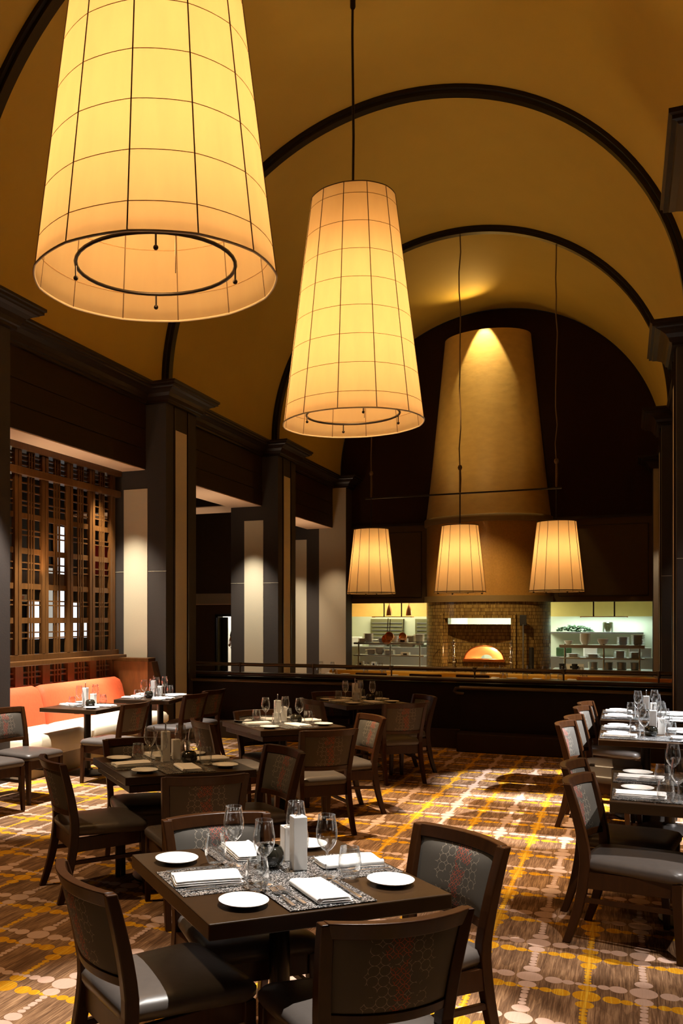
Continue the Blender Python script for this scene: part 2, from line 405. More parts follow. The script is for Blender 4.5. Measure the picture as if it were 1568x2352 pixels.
# outer aisle shells
struct(MB().box(-12.6, -12.4, YMIN, 26, 0, 4.7), 'wall_left', 'panelwall')
struct(MB().box(4.4, 4.6, YMIN, 26, 0, 4.7), 'wall_right', 'panelwall')
struct(MB().box(-12.4, -6.86, YMIN, 26, 4.55, 4.7), 'ceiling_aisle_left', 'lunette')
struct(MB().box(1.5, 4.4, YMIN, 26, 4.55, 4.7), 'ceiling_aisle_right', 'lunette')
struct(MB().box(-12.6, 4.6, YMIN - .2, YMIN, 0, 9), 'wall_front', 'panelwall')
# far wall of the left aisle (flush with the back wall) with a doorway
mb = MB(); mb.box(-12.4, -9.42, YB, YB + .25, 0, 4.55).box(-9.42, -8.3, YB, YB + .25, 1.78, 4.55).box(-8.3, -6.55, YB, YB + .25, 0, 4.55)
wf = struct(mb, 'wall_aisle_end', 'panelwall')
struct(MB().box(-12.4, -7.5, YB - .10, YB, 2.09, 2.36), 'shelf_ledge', 'beige', wf)
struct(MB().box(-12.4, -7.5, YB - .11, YB - .09, 2.075, 2.095), 'ledge_lip', 'soffit', wf)
p = trim(MB().box(-7.50, -6.56, YB - .5, YB, 0, 4.5), 'pier')
struct(MB().box(-7.26, -6.87, YB - .512, YB - .49, .02, 3.6), 'pale_panel', 'cream', p)
# cross beam in the aisle
b = trim(MB().box(-12.4, XOL, Y1 + SP, Y1 + SP + PL, 3.9, 4.5), 'fascia')
struct(MB().box(-12.4, XOL, Y1 + SP + .01, Y1 + SP + PL - .01, 3.885, 3.903), 'soffit_board', 'soffit', b)
# door
d = empty('door_1', (-9.42, YB, 0), kind='structure')
mb = MB().box(-.05, .03, -.03, .28, 0, 1.82).box(-.05, 1.15, -.03, .28, 1.78, 1.84); mb.build('door_frame', 'metal_dark', d)
MB().box(0, .018, -.045, -.03, 0, 1.75).build('frame_edge', 'chrome', d)
MB().box(.02, .175, .25, .29, 0, 1.76).build('door_leaf', 'black', d)
struct(MB().box(-11.5, -7.4, 24.2, 24.35, 0, 3), 'wall_service_room', 'white')
struct(MB().box(-11.5, -11.4, YB + .25, 24.2, 0, 3), 'wall_service_side', 'yellowwall')
# kitchen shell
struct(MB().box(-7.4, 1.6, 24.2, 24.4, 0, 1.78), 'wall_kitchen_lower', 'kwall')
struct(MB().box(-7.4, -4.2, 24.2, 24.4, 1.78, 3), 'wall_kitchen_orange', 'orangetile')
struct(MB().box(-4.2, 1.6, 24.2, 24.4, 1.78, 3), 'wall_kitchen_yellow', 'yellowwall')
struct(MB().box(-7.4, 1.6, YB + .3, 24.4, 2.35, 2.5), 'ceiling_kitchen', 'white')
struct(MB().box(-7.4, -7.25, YB + .25, 24.2, 0, 2.4), 'wall_kitchen_left', 'yellowwall')
struct(MB().box(1.4, 1.55, YB + .2, 24.2, 0, 2.4), 'wall_kitchen_right', 'kwall')
# ------------------------------------------------------------------ chimney hood and pizza oven
def half_oval(a, b, z, m=28, x0=HX, y0=YB):
    return [(x0 + a * cos(pi * i / m), y0 - b * sin(pi * i / m), z) for i in range(m + 1)]
def vaultz(x): return VZ + sqrt(max(VR * VR - (x - VX) ** 2, 0))
hood = empty('chimney_hood', (0, 0, 0), label='tall tapering ochre plaster chimney hood above the tiled oven', cat='chimney')
mb = MB(); rings = []
for i in range(17):
    t = i / 16; e = t ** .92
    rings.append(half_oval(1.345 - .42 * e, 1.15 - .38 * e, 3.93 + 4.06 * t))
mb.loft(rings); mb.build('hood_cone', 'hood', hood, smooth=50)
mb = MB().loft([half_oval(1.37, 1.18, 3.80), half_oval(1.385, 1.195, 3.82), half_oval(1.385, 1.195, 3.93), half_oval(1.37, 1.18, 3.955)]); mb.build('hood_band', 'hoodband', hood, smooth=50)
mb = MB().loft([half_oval(1.335, 1.14, z) for z in (2.22, 3.80)]); mb.build('glazed_panel', 'gloss', hood, smooth=50)
mb = MB().loft([half_oval(1.385, 1.195, z) for z in (2.085, 2.22)]); mb.build('lower_band', 'hoodband', hood, smooth=50)
# tiled base: curved skin with a rectangular opening, uv in metres
oven = empty('pizza_oven', (0, 0, 0), label='mosaic tiled oven block with an arched glowing mouth', cat='oven')
def ovpt(th, z, a=1.335, b=1.14): return (HX + a * cos(th), YB - b * sin(th), z)
mth0 = [i * pi / 36 for i in range(37)]
NX0, NX1, NZ = HX - .80, HX + .66, 1.735
mb = MB(); uvs = []
def ovuv(co): return (atan2((YB - co.y) / 1.14, (co.x - HX) / 1.335) * 1.25 + 1.3 * (1 - sqrt(((YB - co.y) / 1.14) ** 2 + ((co.x - HX) / 1.335) ** 2)), co.z)
tL = math.acos((NX0 - HX) / 1.335); tR = math.acos((NX1 - HX) / 1.335)
ths = sorted(set([round(t, 5) for t in mth0] + [round(tL, 5), round(tR, 5)]))
for i in range(len(ths) - 1):
    a0, a1 = ths[i], ths[i + 1]; mid = (a0 + a1) / 2
    z0 = NZ if tR < mid < tL else 0
    mb.add([ovpt(a0, z0), ovpt(a1, z0), ovpt(a1, 2.09), ovpt(a0, 2.09)], [(0, 1, 2, 3)])
    mb.add([ovpt(a0, z0, 1.21, 1.02), ovpt(a1, z0, 1.21, 1.02), ovpt(a1, 2.09, 1.21, 1.02), ovpt(a0, 2.09, 1.21, 1.02)], [(3, 2, 1, 0)])
    if z0: mb.add([ovpt(a0, z0), ovpt(a1, z0), ovpt(a1, z0, 1.21, 1.02), ovpt(a0, z0, 1.21, 1.02)], [(3, 2, 1, 0)])
for t in (tL, tR): mb.add([ovpt(t, 0), ovpt(t, NZ), ovpt(t, NZ, 1.21, 1.02), ovpt(t, 0, 1.21, 1.02)], [(0, 1, 2, 3)])
mb.build('tiled_surround', 'mosaic', oven, smooth=30, uvf=ovuv)
# inner side wall of the niche and the oven front set back inside it
def planeuv(co): return (co.x + co.y, co.z)
OY = YB - .55
MB().box(NX0 - .05, NX0, OY - .48, YB, 0, NZ + .1).build('niche_side', 'mosaic', oven, uvf=planeuv)
MB().box(NX1, NX1 + .05, OY - .48, YB, 0, NZ + .1).build('niche_side', 'mosaic', oven, uvf=planeuv)
# oven face with an arched mouth
mb = MB(); ax, aw, az0, az1 = HX + .0, .40, .84, 1.12
x0, x1, zb, zt = NX0, NX1, 0, 1.60
m = 20
arcp = [(ax + aw * cos(pi * i / m), az0 + (az1 - az0) * sin(pi * i / m)) for i in range(m + 1)]
for yy, flip in ((OY, 1),):
    mb.add([(x0, yy, zb), (x1, yy, zb), (x1, yy, az0), (x0, yy, az0)], [(0, 1, 2, 3)])
    for i in range(m):
        (xa, za), (xb_, zb_) = arcp[i], arcp[i + 1]
        mb.add([(xa, yy, za), (xa, yy, zt), (xb_, yy, zt), (xb_, yy, zb_)], [(0, 1, 2, 3)])
    mb.add([(x0, yy, az0), (ax - aw, yy, az0), (ax - aw, yy, zt), (x0, yy, zt)], [(0, 1, 2, 3)])
    mb.add([(ax + aw, yy, az0), (x1, yy, az0), (x1, yy, zt), (ax + aw, yy, zt)], [(0, 1, 2, 3)])
mb.add([(x0, OY, zt), (x1, OY, zt), (x1, OY + .5, zt), (x0, OY + .5, zt)], [(0, 1, 2, 3)])
mb.build('oven_face', 'mosaic', oven, uvf=planeuv)
M['copperhood'] = pbr('oven_dome_copper', (.80, .45, .20), .3, metal=.6, var=.2)
mb = MB(); rings = []
for yy in (0, .18, .34, .42):
    k = sqrt(max(1 - (yy / .44) ** 2, .05)); rings.append([(ax + aw * k * cos(pi * i / m), OY + .0 + yy, az0 + (az1 - az0) * k * sin(pi * i / m)) for i in range(m + 1)])
mb.loft(rings, cap=False, closed=False)
mb.build('oven_vault', 'copperhood', oven, smooth=50)
MB().box(ax - aw, ax + aw, OY, OY + .44, az0 - .03, az0).build('oven_floor', 'stone', oven)
MB().box(ax - aw - .04, ax + aw + .04, OY - .10, OY + .02, az0 - .055, az0 + .004).build('oven_shelf', 'copper', oven, bevel=.006)
mb = MB()
mb.tube([(ax + (aw + .015) * cos(pi * i / 24), OY - .012, az0 + (az1 - az0 + .015) * sin(pi * i / 24)) for i in range(25)], .014)
mb.build('mouth_rim', 'copper', oven, smooth=60)
for sx in (-1, 1):
    mb = MB(); px = ax + sx * .60 + .02
    mb.cyl((px, OY - .42, .5), .022, .72, 12)
    for zz in (.62, .78, .9, 1.12, 1.19): mb.sphere((px, OY - .42, zz), .036, 10)
    mb.cyl((px, OY - .42, 1.2), .05, .02, 12); mb.sphere((px, OY - .42, 1.25), .02, 8)
    tag(mb.build('heat_guard_post', 'chrome', None, smooth=50), 'polished guard post standing to the %s of the oven mouth' % ('left' if sx < 0 else 'right'), 'post', 'guard posts at the oven')
tag(MB().box(HX - 1.9, ax + .62, OY - .45, OY - .43, 1.205, 1.213).build('guard_rail', 'metal_dark'), 'thin dark rail running across the front of the oven', 'rail')
mb = MB().cyl((HX + .86, YB - 1.03, .5), .014, 1.1, 8); peel = mb.build('pizza_peel', 'steel', None, smooth=50)
MB().box(HX + .79, HX + .93, YB - 1.04, YB - 1.02, 1.58, 1.80).build('peel_blade', 'black', peel, bevel=.02)
tag(peel, 'long handled pizza peel leaning on the tiles right of the oven', 'peel')
mb = MB().cyl((HX + 1.02, YB - .98, .5), .05, .62, 10); tag(mb.build('oven_brush', 'black', None, smooth=50), 'short dark oven brush standing right of the pizza peel', 'brush')
# ------------------------------------------------------------------ kitchen fittings
def slab(name, x0, x1, y0, y1, z0, z1, mat, label, cat, group=None, bevel=.004):
    return tag(MB().box(x0, x1, y0, y1, z0, z1).build(name, mat, None, bevel=bevel), label, cat, group)
KY = YB + .45
slab('pass_counter', -5.97, HX - 1.36, YB + .05, YB + .9, 0, .60, 'steel', 'steel pass counter left of the oven, below the plate shelves', 'counter')
slab('pass_counter', HX + 1.36, .56, YB + .05, YB + .9, 0, .62, 'steel', 'steel pass counter right of the oven, below the plate shelves', 'counter')
def pass_shelf(x0, x1, zs, label):
    sh = empty('pass_shelf', ((x0 + x1) / 2, KY, .6), label=label, cat='shelf', group='kitchen pass shelves'); cx_ = (x0 + x1) / 2
    for z, h in zs: MB().box(x0 - cx_, x1 - cx_, -.22, .22, z - .6 - h, z - .6).build('shelf', 'steel', sh, bevel=.004)
    zt = max(z for z, h in zs) - .6
    for px in (x0 + .12, (x0 + x1) / 2 + .05, x1 - .1):
        MB().cyl((px - cx_, -.19, 0), .022, zt + .02, 10).build('post', 'chrome', sh, smooth=50)
    return sh
pass_shelf(-5.93, -4.25, ((1.155, .045), (.860, .03)), 'two tier steel pass shelf left of the oven, carrying plates and bowls')
pass_shelf(-1.30, .40, ((1.155, .07), (.875, .03)), 'two tier steel pass shelf right of the oven, carrying plates and bowls')
slab('wall_shelf', -1.7, .42, 23.75, 24.18, 1.36, 1.40, 'steel', 'long bright steel shelf along the wall of the right kitchen opening', 'shelf')
PLATE = MB().lathe([(.001, 0), (.062, 0), (.09, .010), (.13, .016), (.132, .020), (.088, .014), (.06, .006), (.001, .006)], 20)
kp = PLATE.build('dinner_plate', 'china', None, smooth=40); first = [True]
def stack(x, y, z, nn, sc, label, group, src=kp, cat='plate', dz=.0135):
    for i in range(nn):
        o = src if first[0] and src is kp else src.copy()
        if o is src and src is kp: first[0] = False
        elif o is not src: COL.objects.link(o)
        o.location = (x, y, z + i * dz * sc + .001); o.scale = (sc, sc, sc)
        tag(o, label, cat, group)
T1Z, T2Z = 1.156, .861
for x, z, nn, sc, lb in ((-5.62, T1Z, 16, .95, 'white plate in the tallest stack, far left of the left upper shelf'), (-5.74, T1Z, 8, .8, 'white plate in the low front stack, far left of the left upper shelf'),
    (-5.30, T1Z, 10, .7, 'white plate in the short stack behind the hanging copper pans'), (-4.40, T1Z, 14, 1.0, 'white plate in the tall stack by the tiles on the left upper shelf'),
    (-5.55, T2Z, 8, 1.1, 'white plate in the left stack of the left lower shelf'), (-5.12, T2Z, 7, 1.15, 'white plate in the dark middle stack of the left lower shelf'),
    (-.02, T1Z, 13, .95, 'white plate in the stack second from the right end of the right upper shelf'), (.27, T1Z, 15, 1.05, 'white plate in the stack at the right end of the right upper shelf'),
    (-1.02, T2Z, 6, 1.1, 'white plate in the flat left stack of the right lower shelf'), (-.62, T2Z, 5, 1.2, 'white plate in the flat middle stack of the right lower shelf'),
    (-.08, T2Z + .002, 12, 1.0, 'white plate in the tall bright stack of the right lower shelf'), (.22, T2Z + .002, 10, 1.0, 'white plate in the right end stack of the right lower shelf')):
    stack(x, KY - .03 - (.09 if 'front' in lb else 0), z, nn, sc, lb, lb.replace('white plate in', 'plates in'))
kb = MB().lathe([(.001, 0), (.05, 0), (.075, .03), (.10, .085), (.104, .09), (.098, .086), (.07, .03), (.045, .008), (.001, .008)], 20).build('bowl', 'china', None, smooth=40)
def bowls(x, y, z, nn, sc, lb, dz=.022):
    for i in range(nn):
        o = kb if not kb.get('label') else kb.copy()
        if o is not kb: COL.objects.link(o)
        o.location = (x, y, z + i * dz * sc + .001); o.scale = (sc,) * 3; tag(o, lb, 'bowl', lb.replace('bowl in', 'bowls in') if nn > 1 else None)
bowls(-5.35, KY + .05, T2Z + .001, 4, 1.1, 'white bowl in the bright stack between the left lower shelf plates')
bowls(-4.98, KY, T1Z, 5, .9, 'white bowl in the nested stack under the right copper pan')
bowls(-.78, KY, T1Z, 7, 1.1, 'white bowl in the deep nested stack on the right upper shelf')
bowls(-.42, KY - .05, T1Z, 2, 1.15, 'steel rimmed wide bowl in the middle of the right upper shelf')
bowls(-1.12, KY - .04, T1Z, 1, .95, 'small white bowl at the left end of the right upper shelf')
for i, (x, z, w, h, lb) in enumerate(((-4.76, T1Z, .22, .10, 'white carton box in the middle of the left upper shelf'), (-4.70, T2Z, .20, .07, 'small white box in the middle of the left lower shelf'),
        (-5.78, .60, .14, .10, 'pale container at the left end of the left counter'), (-5.45, .60, .10, .09, 'white tub on the left counter, right of the pale container'),
        (-1.0, .62, .40, .11, 'wide white tray with a dark handle slot on the right counter'))):
    b = empty('box', (x, KY - .12, z + .001), label=lb, cat='box')
    MB().box(-w / 2, w / 2, -.08, .08, 0, h).build('carton', 'white', b, bevel=.006)
    MB().box(-w * .2, w * .25, -.086, -.08, h * .15, h * .65).build('opening', 'black', b)
pot = MB().lathe([(.001, 0), (.09, 0), (.10, .01), (.105, .15), (.11, .155), (.1, .155), (.095, .012), (.001, .012)], 18).build('storage_pot', 'steel', None, smooth=40)
for i, (x, lb) in enumerate(((-.62, 'left'), (-.32, 'second'), (-.05, 'third'), (.22, 'right'))):
    o = pot if i == 0 else pot.copy()
    if i: COL.objects.link(o)
    o.location = (x, KY + .1, .621); tag(o, 'steel pot under the right lower shelf, %s of the four' % lb, 'pot', 'steel pots on the right counter')
cup = MB().lathe([(.001, 0), (.05, 0), (.06, .12), (.055, .12), (.047, .006), (.001, .006)], 16).build('dark_cup', 'black', None, smooth=40)
for i, (x, lb) in enumerate(((-1.24, 'black cup at the left end of the right counter'), (-.98, 'black cup in front of the white tray on the right counter'))):
    o = cup if i == 0 else cup.copy()
    if i: COL.objects.link(o)
    o.location = (x, KY - .30, .621); tag(o, lb, 'cup', 'black cups on the right counter')
gl = random.Random(3); mb = MB()
for i in range(150):
    c = Vector((gl.uniform(-.40, .42), gl.uniform(-.10, .10), 0)); c.z = .02 + gl.random() * (.15 - .12 * abs(c.x / .42) ** 2)
    a = gl.uniform(0, 2 * pi); l = gl.uniform(.035, .065); w_ = gl.uniform(.02, .035); t = gl.uniform(-.6, .9)
    u = Vector((cos(a), sin(a) * .6, t * .6)).normalized(); v = u.cross(Vector((.2, .3, 1))).normalized(); n_ = u.cross(v)
    P_ = [c - u * l, c - v * w_ + n_ * .012, c + u * l * .2 - n_ * .008, c + v * w_ + n_ * .014, c + u * l + n_ * .01]
    mb.add(P_ + [p - n_ * .004 for p in P_], [(0, 1, 2), (0, 2, 3), (1, 4, 2), (2, 4, 3), (7, 6, 5), (8, 7, 5), (7, 9, 6), (8, 9, 7), (0, 5, 6, 1), (1, 6, 9, 4), (4, 9, 8, 3), (3, 8, 5, 0)])
o = mb.build('salad_greens', 'greens', None, smooth=60); o.location = (-1.12, 23.93, 1.40); tag(o, 'heap of dark salad greens on the bright wall shelf', 'vegetables', kind='stuff')
o = MB().lathe([(.001, 0), (.11, 0), (.12, .02), (.12, .22), (.1, .24), (.001, .24)], 18).build('plastic_tub', 'smoke', None, smooth=40); o.location = (-.36, 23.95, 1.402); tag(o, 'see-through plastic tub right of the heap of greens', 'tub')
# pot racks and copper pans, heat lamps
def rack(x, y, w, label):
    r = empty('pot_rack', (x, y, 1.76), label=label, cat='pot rack', group='hanging pot racks')
    mb = MB()
    for yy in (-.12, 0, .12): mb.box(-w / 2, w / 2, yy - .012, yy + .012, 0, .016)
    mb.box(-w / 2, -w / 2 + .02, -.14, .14, -.008, .012).box(w / 2 - .02, w / 2, -.14, .14, -.008, .012)
    mb.build('rack_bars', 'copper', r)
    for px in (-w * .22, w * .22): MB().cyl((px, 0, 0), .016, .58, 8).build('hanger', 'bronze', r, smooth=50)
    return r
rack(-5.02, KY - .05, .95, 'copper hanging pot rack in the left kitchen opening')
rack(-.40, KY - .05, .95, 'copper hanging pot rack in the right kitchen opening')
def pan(x, z, r, lb, hl):
    t = empty('copper_pan', (x, KY - .22, z), label=lb, cat='pan', group='hanging copper pans')
    t.rotation_euler = (radians(-14), 0, 0)
    rings = [[(rr * cos(2 * pi * j / 22), y, rr * sin(2 * pi * j / 22)) for j in range(22)] for rr, y in ((.001, .05), (r * .85, .05), (r, .04), (r, -.05), (r * .93, -.05), (r * .88, .035), (.001, .04))]
    MB().loft(rings, cap=False).build('pan_body', 'copper', t, smooth=45)
    MB().bar((0, 0, r), (0, 0, r + hl), .018, .012).build('pan_handle', 'bronze', t)
pan(-5.06, 1.30, .105, 'larger copper pan hanging left, in front of another pan', .32); pan(-5.12, 1.235, .115, 'lowest copper pan hanging behind the larger one', .4); pan(-4.74, 1.30, .09, 'copper pan hanging on the right of the rack, by itself', .34)
for i, (x, lb) in enumerate(((-5.20, 'left'), (-4.72, 'right'))):
    h = empty('heat_lamp', (x, KY + .35, 1.80), label='copper bell heat lamp above the left pass, %s of the pair' % lb, cat='lamp', group='heat lamps over the pass')
    MB().lathe([(.015, .26), (.03, .22), (.06, .12), (.075, 0), (.07, 0), (.05, .12), (.02, .22)], 16).build('lamp_bell', 'copper', h, smooth=50)
    MB().cyl((0, 0, .25), .006, .3, 6).build('cable', 'black', h)
slab('back_counter', -7.2, -3.3, 23.55, 24.19, 0, .98, 'steel', 'steel back counter along the far wall of the left kitchen', 'counter')
slab('back_counter', -1.8, 1.38, 23.55, 24.19, 0, .80, 'steel', 'steel back counter along the far wall of the right kitchen', 'counter')
for i, (x, w_, h, m_, lb) in enumerate(((-6.6, .30, .26, 'white', 'white carton at the left end of the left back counter'), (-6.0, .42, .20, 'steel', 'steel tray stack left of middle on the left back counter'), (-5.2, .34, .30, 'bronze', 'bronze coloured container mid way along the left back counter'), (-4.35, .40, .24, 'greens', 'dark green crate at the right of the left back counter'),
        (-1.35, .34, .22, 'greens', 'dark green crate on the right back counter, below the salad'), (-.75, .30, .28, 'white', 'white carton on the right back counter'), (.35, .5, .24, 'steel', 'steel pan rack on the right back counter'))):
    slab('container', x - w_ / 2, x + w_ / 2, 23.68, 23.98, .981 if i < 4 else .801, (.98 if i < 4 else .80) + h, m_, lb, 'container', bevel=.02)
# white cupboard and vent wall behind the left opening
M['olive'] = pbr('olive_steel', (.20, .19, .09), .4, metal=.5, var=.15)
cb = empty('vent_hood', (-5.3, 24.05, 0), label='steel louvred ventilation unit on the back wall of the left kitchen', cat='ventilation')
for x0, x1 in ((-.95, -.05), (.25, 1.1)):
    mb = MB().box(x0, x1, 0, .12, 1.05, 1.72); mb.build('vent_panel', 'olive', cb, bevel=.01)
    for i in range(6): MB().box(x0 + .05, x1 - .05, -.03, .0, 1.12 + i * .095, 1.145 + i * .095).build('louvre', 'steel', cb)
slab('wall_cabinet', -4.6, -3.7, 23.75, 24.15, 1.15, 1.75, 'white', 'white cabinet on the kitchen wall beside the vents', 'cabinet')
slab('wall_notice', -4.75, -4.55, 24.15, 24.19, 1.86, 1.97, 'bluebox', 'small dark blue box on the yellow kitchen wall', 'box')
slab('wall_notice', -4.45, -4.28, 24.15, 24.19, 1.87, 2.03, 'white', 'small white paper square on the yellow kitchen wall', 'notice')
# recessed ceiling spots of the kitchen
for i, x in enumerate((-5.3, -4.7, -4.3, -.95, -.05)):
    o = MB().cyl((0, 0, 0), .10, .02, 18).build('recessed_light', emit('kitchen_spot', (1, .95, .75), 12) if i == 0 else bpy.data.materials['kitchen_spot'])
    o.location = (x, YB + .75, 2.33)
    tag(o, 'round recessed ceiling light in the %s kitchen opening, %s' % (('left', ('left of three', 'middle of three', 'right of three')[i]) if i < 3 else ('right', ('left of two', 'right of two')[i - 3])), 'ceiling light', 'kitchen ceiling lights')
# ------------------------------------------------------------------ low dividing wall with pipe rails
WY = 12.42
struct(MB().box(-7.3, 1.2, WY, WY + .16, 0, .86), 'wall_divider', 'divider')
lw = MB().box(-7.3, -3.42, 12.26, WY, .0, .80); struct(lw, 'wall_divider_left', 'divider')
struct(MB().box(-1.98, 1.0, 12.26, WY, .0, .80), 'wall_divider_right', 'divider')
cap = MB()
cap.box(-7.3, 1.2, WY - .05, WY + .2, .875, .925); trim(cap, 'wood_top', bevel=.02, seg=3)
for x0, x1 in ((-7.3, -3.40), (-1.98, 1.0)):
    mb = MB().tube([(x0, 12.22, .81), (x1, 12.22, .81)], .026, 12)
    if x0 > -5: mb.tube([(x0, 12.22, .81), (x0 - .05, 12.23, .80), (x0 - .07, 12.25, .765), (x0 - .04, 12.26, .735), (x0 + .05, 12.26, .73)], .022, 10)
    else: mb.tube([(x1, 12.22, .81), (x1 + .05, 12.235, .80), (x1 + .06, 12.27, .74), (x1 + .06, 12.32, .60)], .022, 10)
    tag(mb.build('handrail', 'bronze', None, smooth=50), 'round dark handrail along the %s half of the low wall' % ('left' if x0 < -5 else 'right'), 'handrail', 'handrails of the low wall')
    struct(MB().box(x0, x1, 11.96, 12.27, 0, .24), 'baseboard_%s' % ('left' if x0 < -5 else 'right'), 'stone', bevel=.012)
struct(MB().box(-3.39, -1.99, 12.27, 12.43, 0, .24), 'baseboard_middle', 'stone')
rail = empty('pipe_rail', (-2.7, WY + .07, .925), label='long dark pipe rail on short posts above the low wall', cat='rail')
MB().tube([(-4.6, 0, .115), (3.9, 0, .115)], .026, 12).build('pipe', 'bronze', rail, smooth=50)
for x in (-5.23, -4.086, -2.95, -1.825, -.711, .39):
    MB().cyl((x + 2.7, 0, 0), .011, .10, 8).lathe([(.03, .085), (.034, .1), (.034, .13), (.03, .145)], 12, (x + 2.7, 0, 0), True).build('rail_post', 'bronze', rail, smooth=40)
# ------------------------------------------------------------------ big pendant lamps
def facet(r, th, nn=12, k=.28):
    a = (th % (2 * pi / nn)) - pi / nn
    return r * (1 - k + k * cos(pi / nn) / cos(a))
def big_pendant(y, label, rot):
    L = empty('pendant_lamp', (VX + .037, y, 3.84), rot, label, 'pendant lamp', 'large parchment pendants on the vault axis')
    H_, RB, RT, N = 2.42, .757, .455, 12
    def rad(z): return RB + (RT - RB) * z / H_
    seg = 96; rings = []
    for i in range(19):
        z = H_ * i / 18; rings.append([(facet(rad(z), 2 * pi * j / seg) * cos(2 * pi * j / seg), facet(rad(z), 2 * pi * j / seg) * sin(2 * pi * j / seg), z) for j in range(seg)])
    inner = [[(x * .994, y_ * .994, z) for x, y_, z in r] for r in rings]
    MB().loft(rings, cap=False).build('lamp_shade', 'shade', L, smooth=60)
    mb = MB(); mb.tube([(facet(RB + .002, 2 * pi * j / seg) * cos(2 * pi * j / seg), facet(RB + .002, 2 * pi * j / seg) * sin(2 * pi * j / seg), 0) for j in range(seg)], .0075, 6, closed=True)
    mb.build('bottom_rim', 'vinyl', L, smooth=60)
    mb = MB(); mb.tube([(facet(RT, 2 * pi * j / seg) * cos(2 * pi * j / seg), facet(RT, 2 * pi * j / seg) * sin(2 * pi * j / seg), H_) for j in range(seg)], .006, 6, closed=True); mb.build('top_rim', 'bronze', L, smooth=60)
    for j in range(N):
        a = 2 * pi * j / N; pts = [((rad(z) + .001) * cos(a), (rad(z) + .001) * sin(a), z) for z in [H_ * i / 8 for i in range(9)]]
        MB().tube(pts, .0042, 6).build('shade_rib', 'rib', L, smooth=60)
    for i in range(1, 9):
        z = H_ * (i - .42) / 8.0
        mb = MB(); mb.tube([(facet(rad(z), 2 * pi * j / 48) * cos(2 * pi * j / 48), facet(rad(z), 2 * pi * j / 48) * sin(2 * pi * j / 48), z) for j in range(48)], .0026, 5, closed=True)
        mb.build('shade_ring', 'seam', L, smooth=60)
    mb = MB(); mb.tube([(.50 * cos(2 * pi * j / 40), .50 * sin(2 * pi * j / 40), .10) for j in range(40)], .012, 8, closed=True); ir = mb.build('inner_ring', 'metal_dark', L, smooth=60)
    for j in range(4):
        a = pi / 2 * j - rot - 1.083
        MB().cyl((.5 * cos(a), .5 * sin(a), .015), .006, .085, 6).sphere((.5 * cos(a), .5 * sin(a), .012), .016, 10).build('ring_knob', 'metal_dark', ir, smooth=50)
    MB().tube([(.12, .03, .06), (.12, .03, 1.2)], .0035, 5).build('pull_chain', 'bronze', L)
    MB().cyl((0, 0, .9), .015, 1.6, 8).build('stem', 'metal_dark', L, smooth=50)
    for z in (.95, 1.6): MB().sphere((0, 0, z), .06, 12).build('bulb', 'bulb', L, smooth=60)
    mb = MB(); mb.cyl((0, 0, H_ - .01), .05, .08, 12).cyl((0, 0, H_ - .02), RT * .3, .012, 16)
    for j in range(4): mb.bar((0, 0, H_ - .012), (RT * cos(pi / 2 * j), RT * sin(pi / 2 * j), H_ - .012), .012, .012)
    mb.build('top_spider', 'metal_dark', L, smooth=40)
    zt = vaultz(VX + .037) - 3.84
    MB().tube([(0, 0, H_ + .05), (.008, 0, H_ + .7), (-.005, 0, zt - .6), (0, 0, zt - .02)], .014, 8).build('cable', 'metal_dark', L, smooth=60)
    MB().lathe([(.02, zt - .30), (.03, zt - .28), (.03, zt - .12), (.09, zt - .02), (.09, zt)], 16).build('canopy', 'metal_dark', L, smooth=50)
    return L
L1 = big_pendant(5.036, 'nearest and largest parchment pendant, cut off by the top of the picture', radians(16))
L2 = big_pendant(9.57, 'second big parchment pendant, hanging whole with a dent near its rim', radians(4))
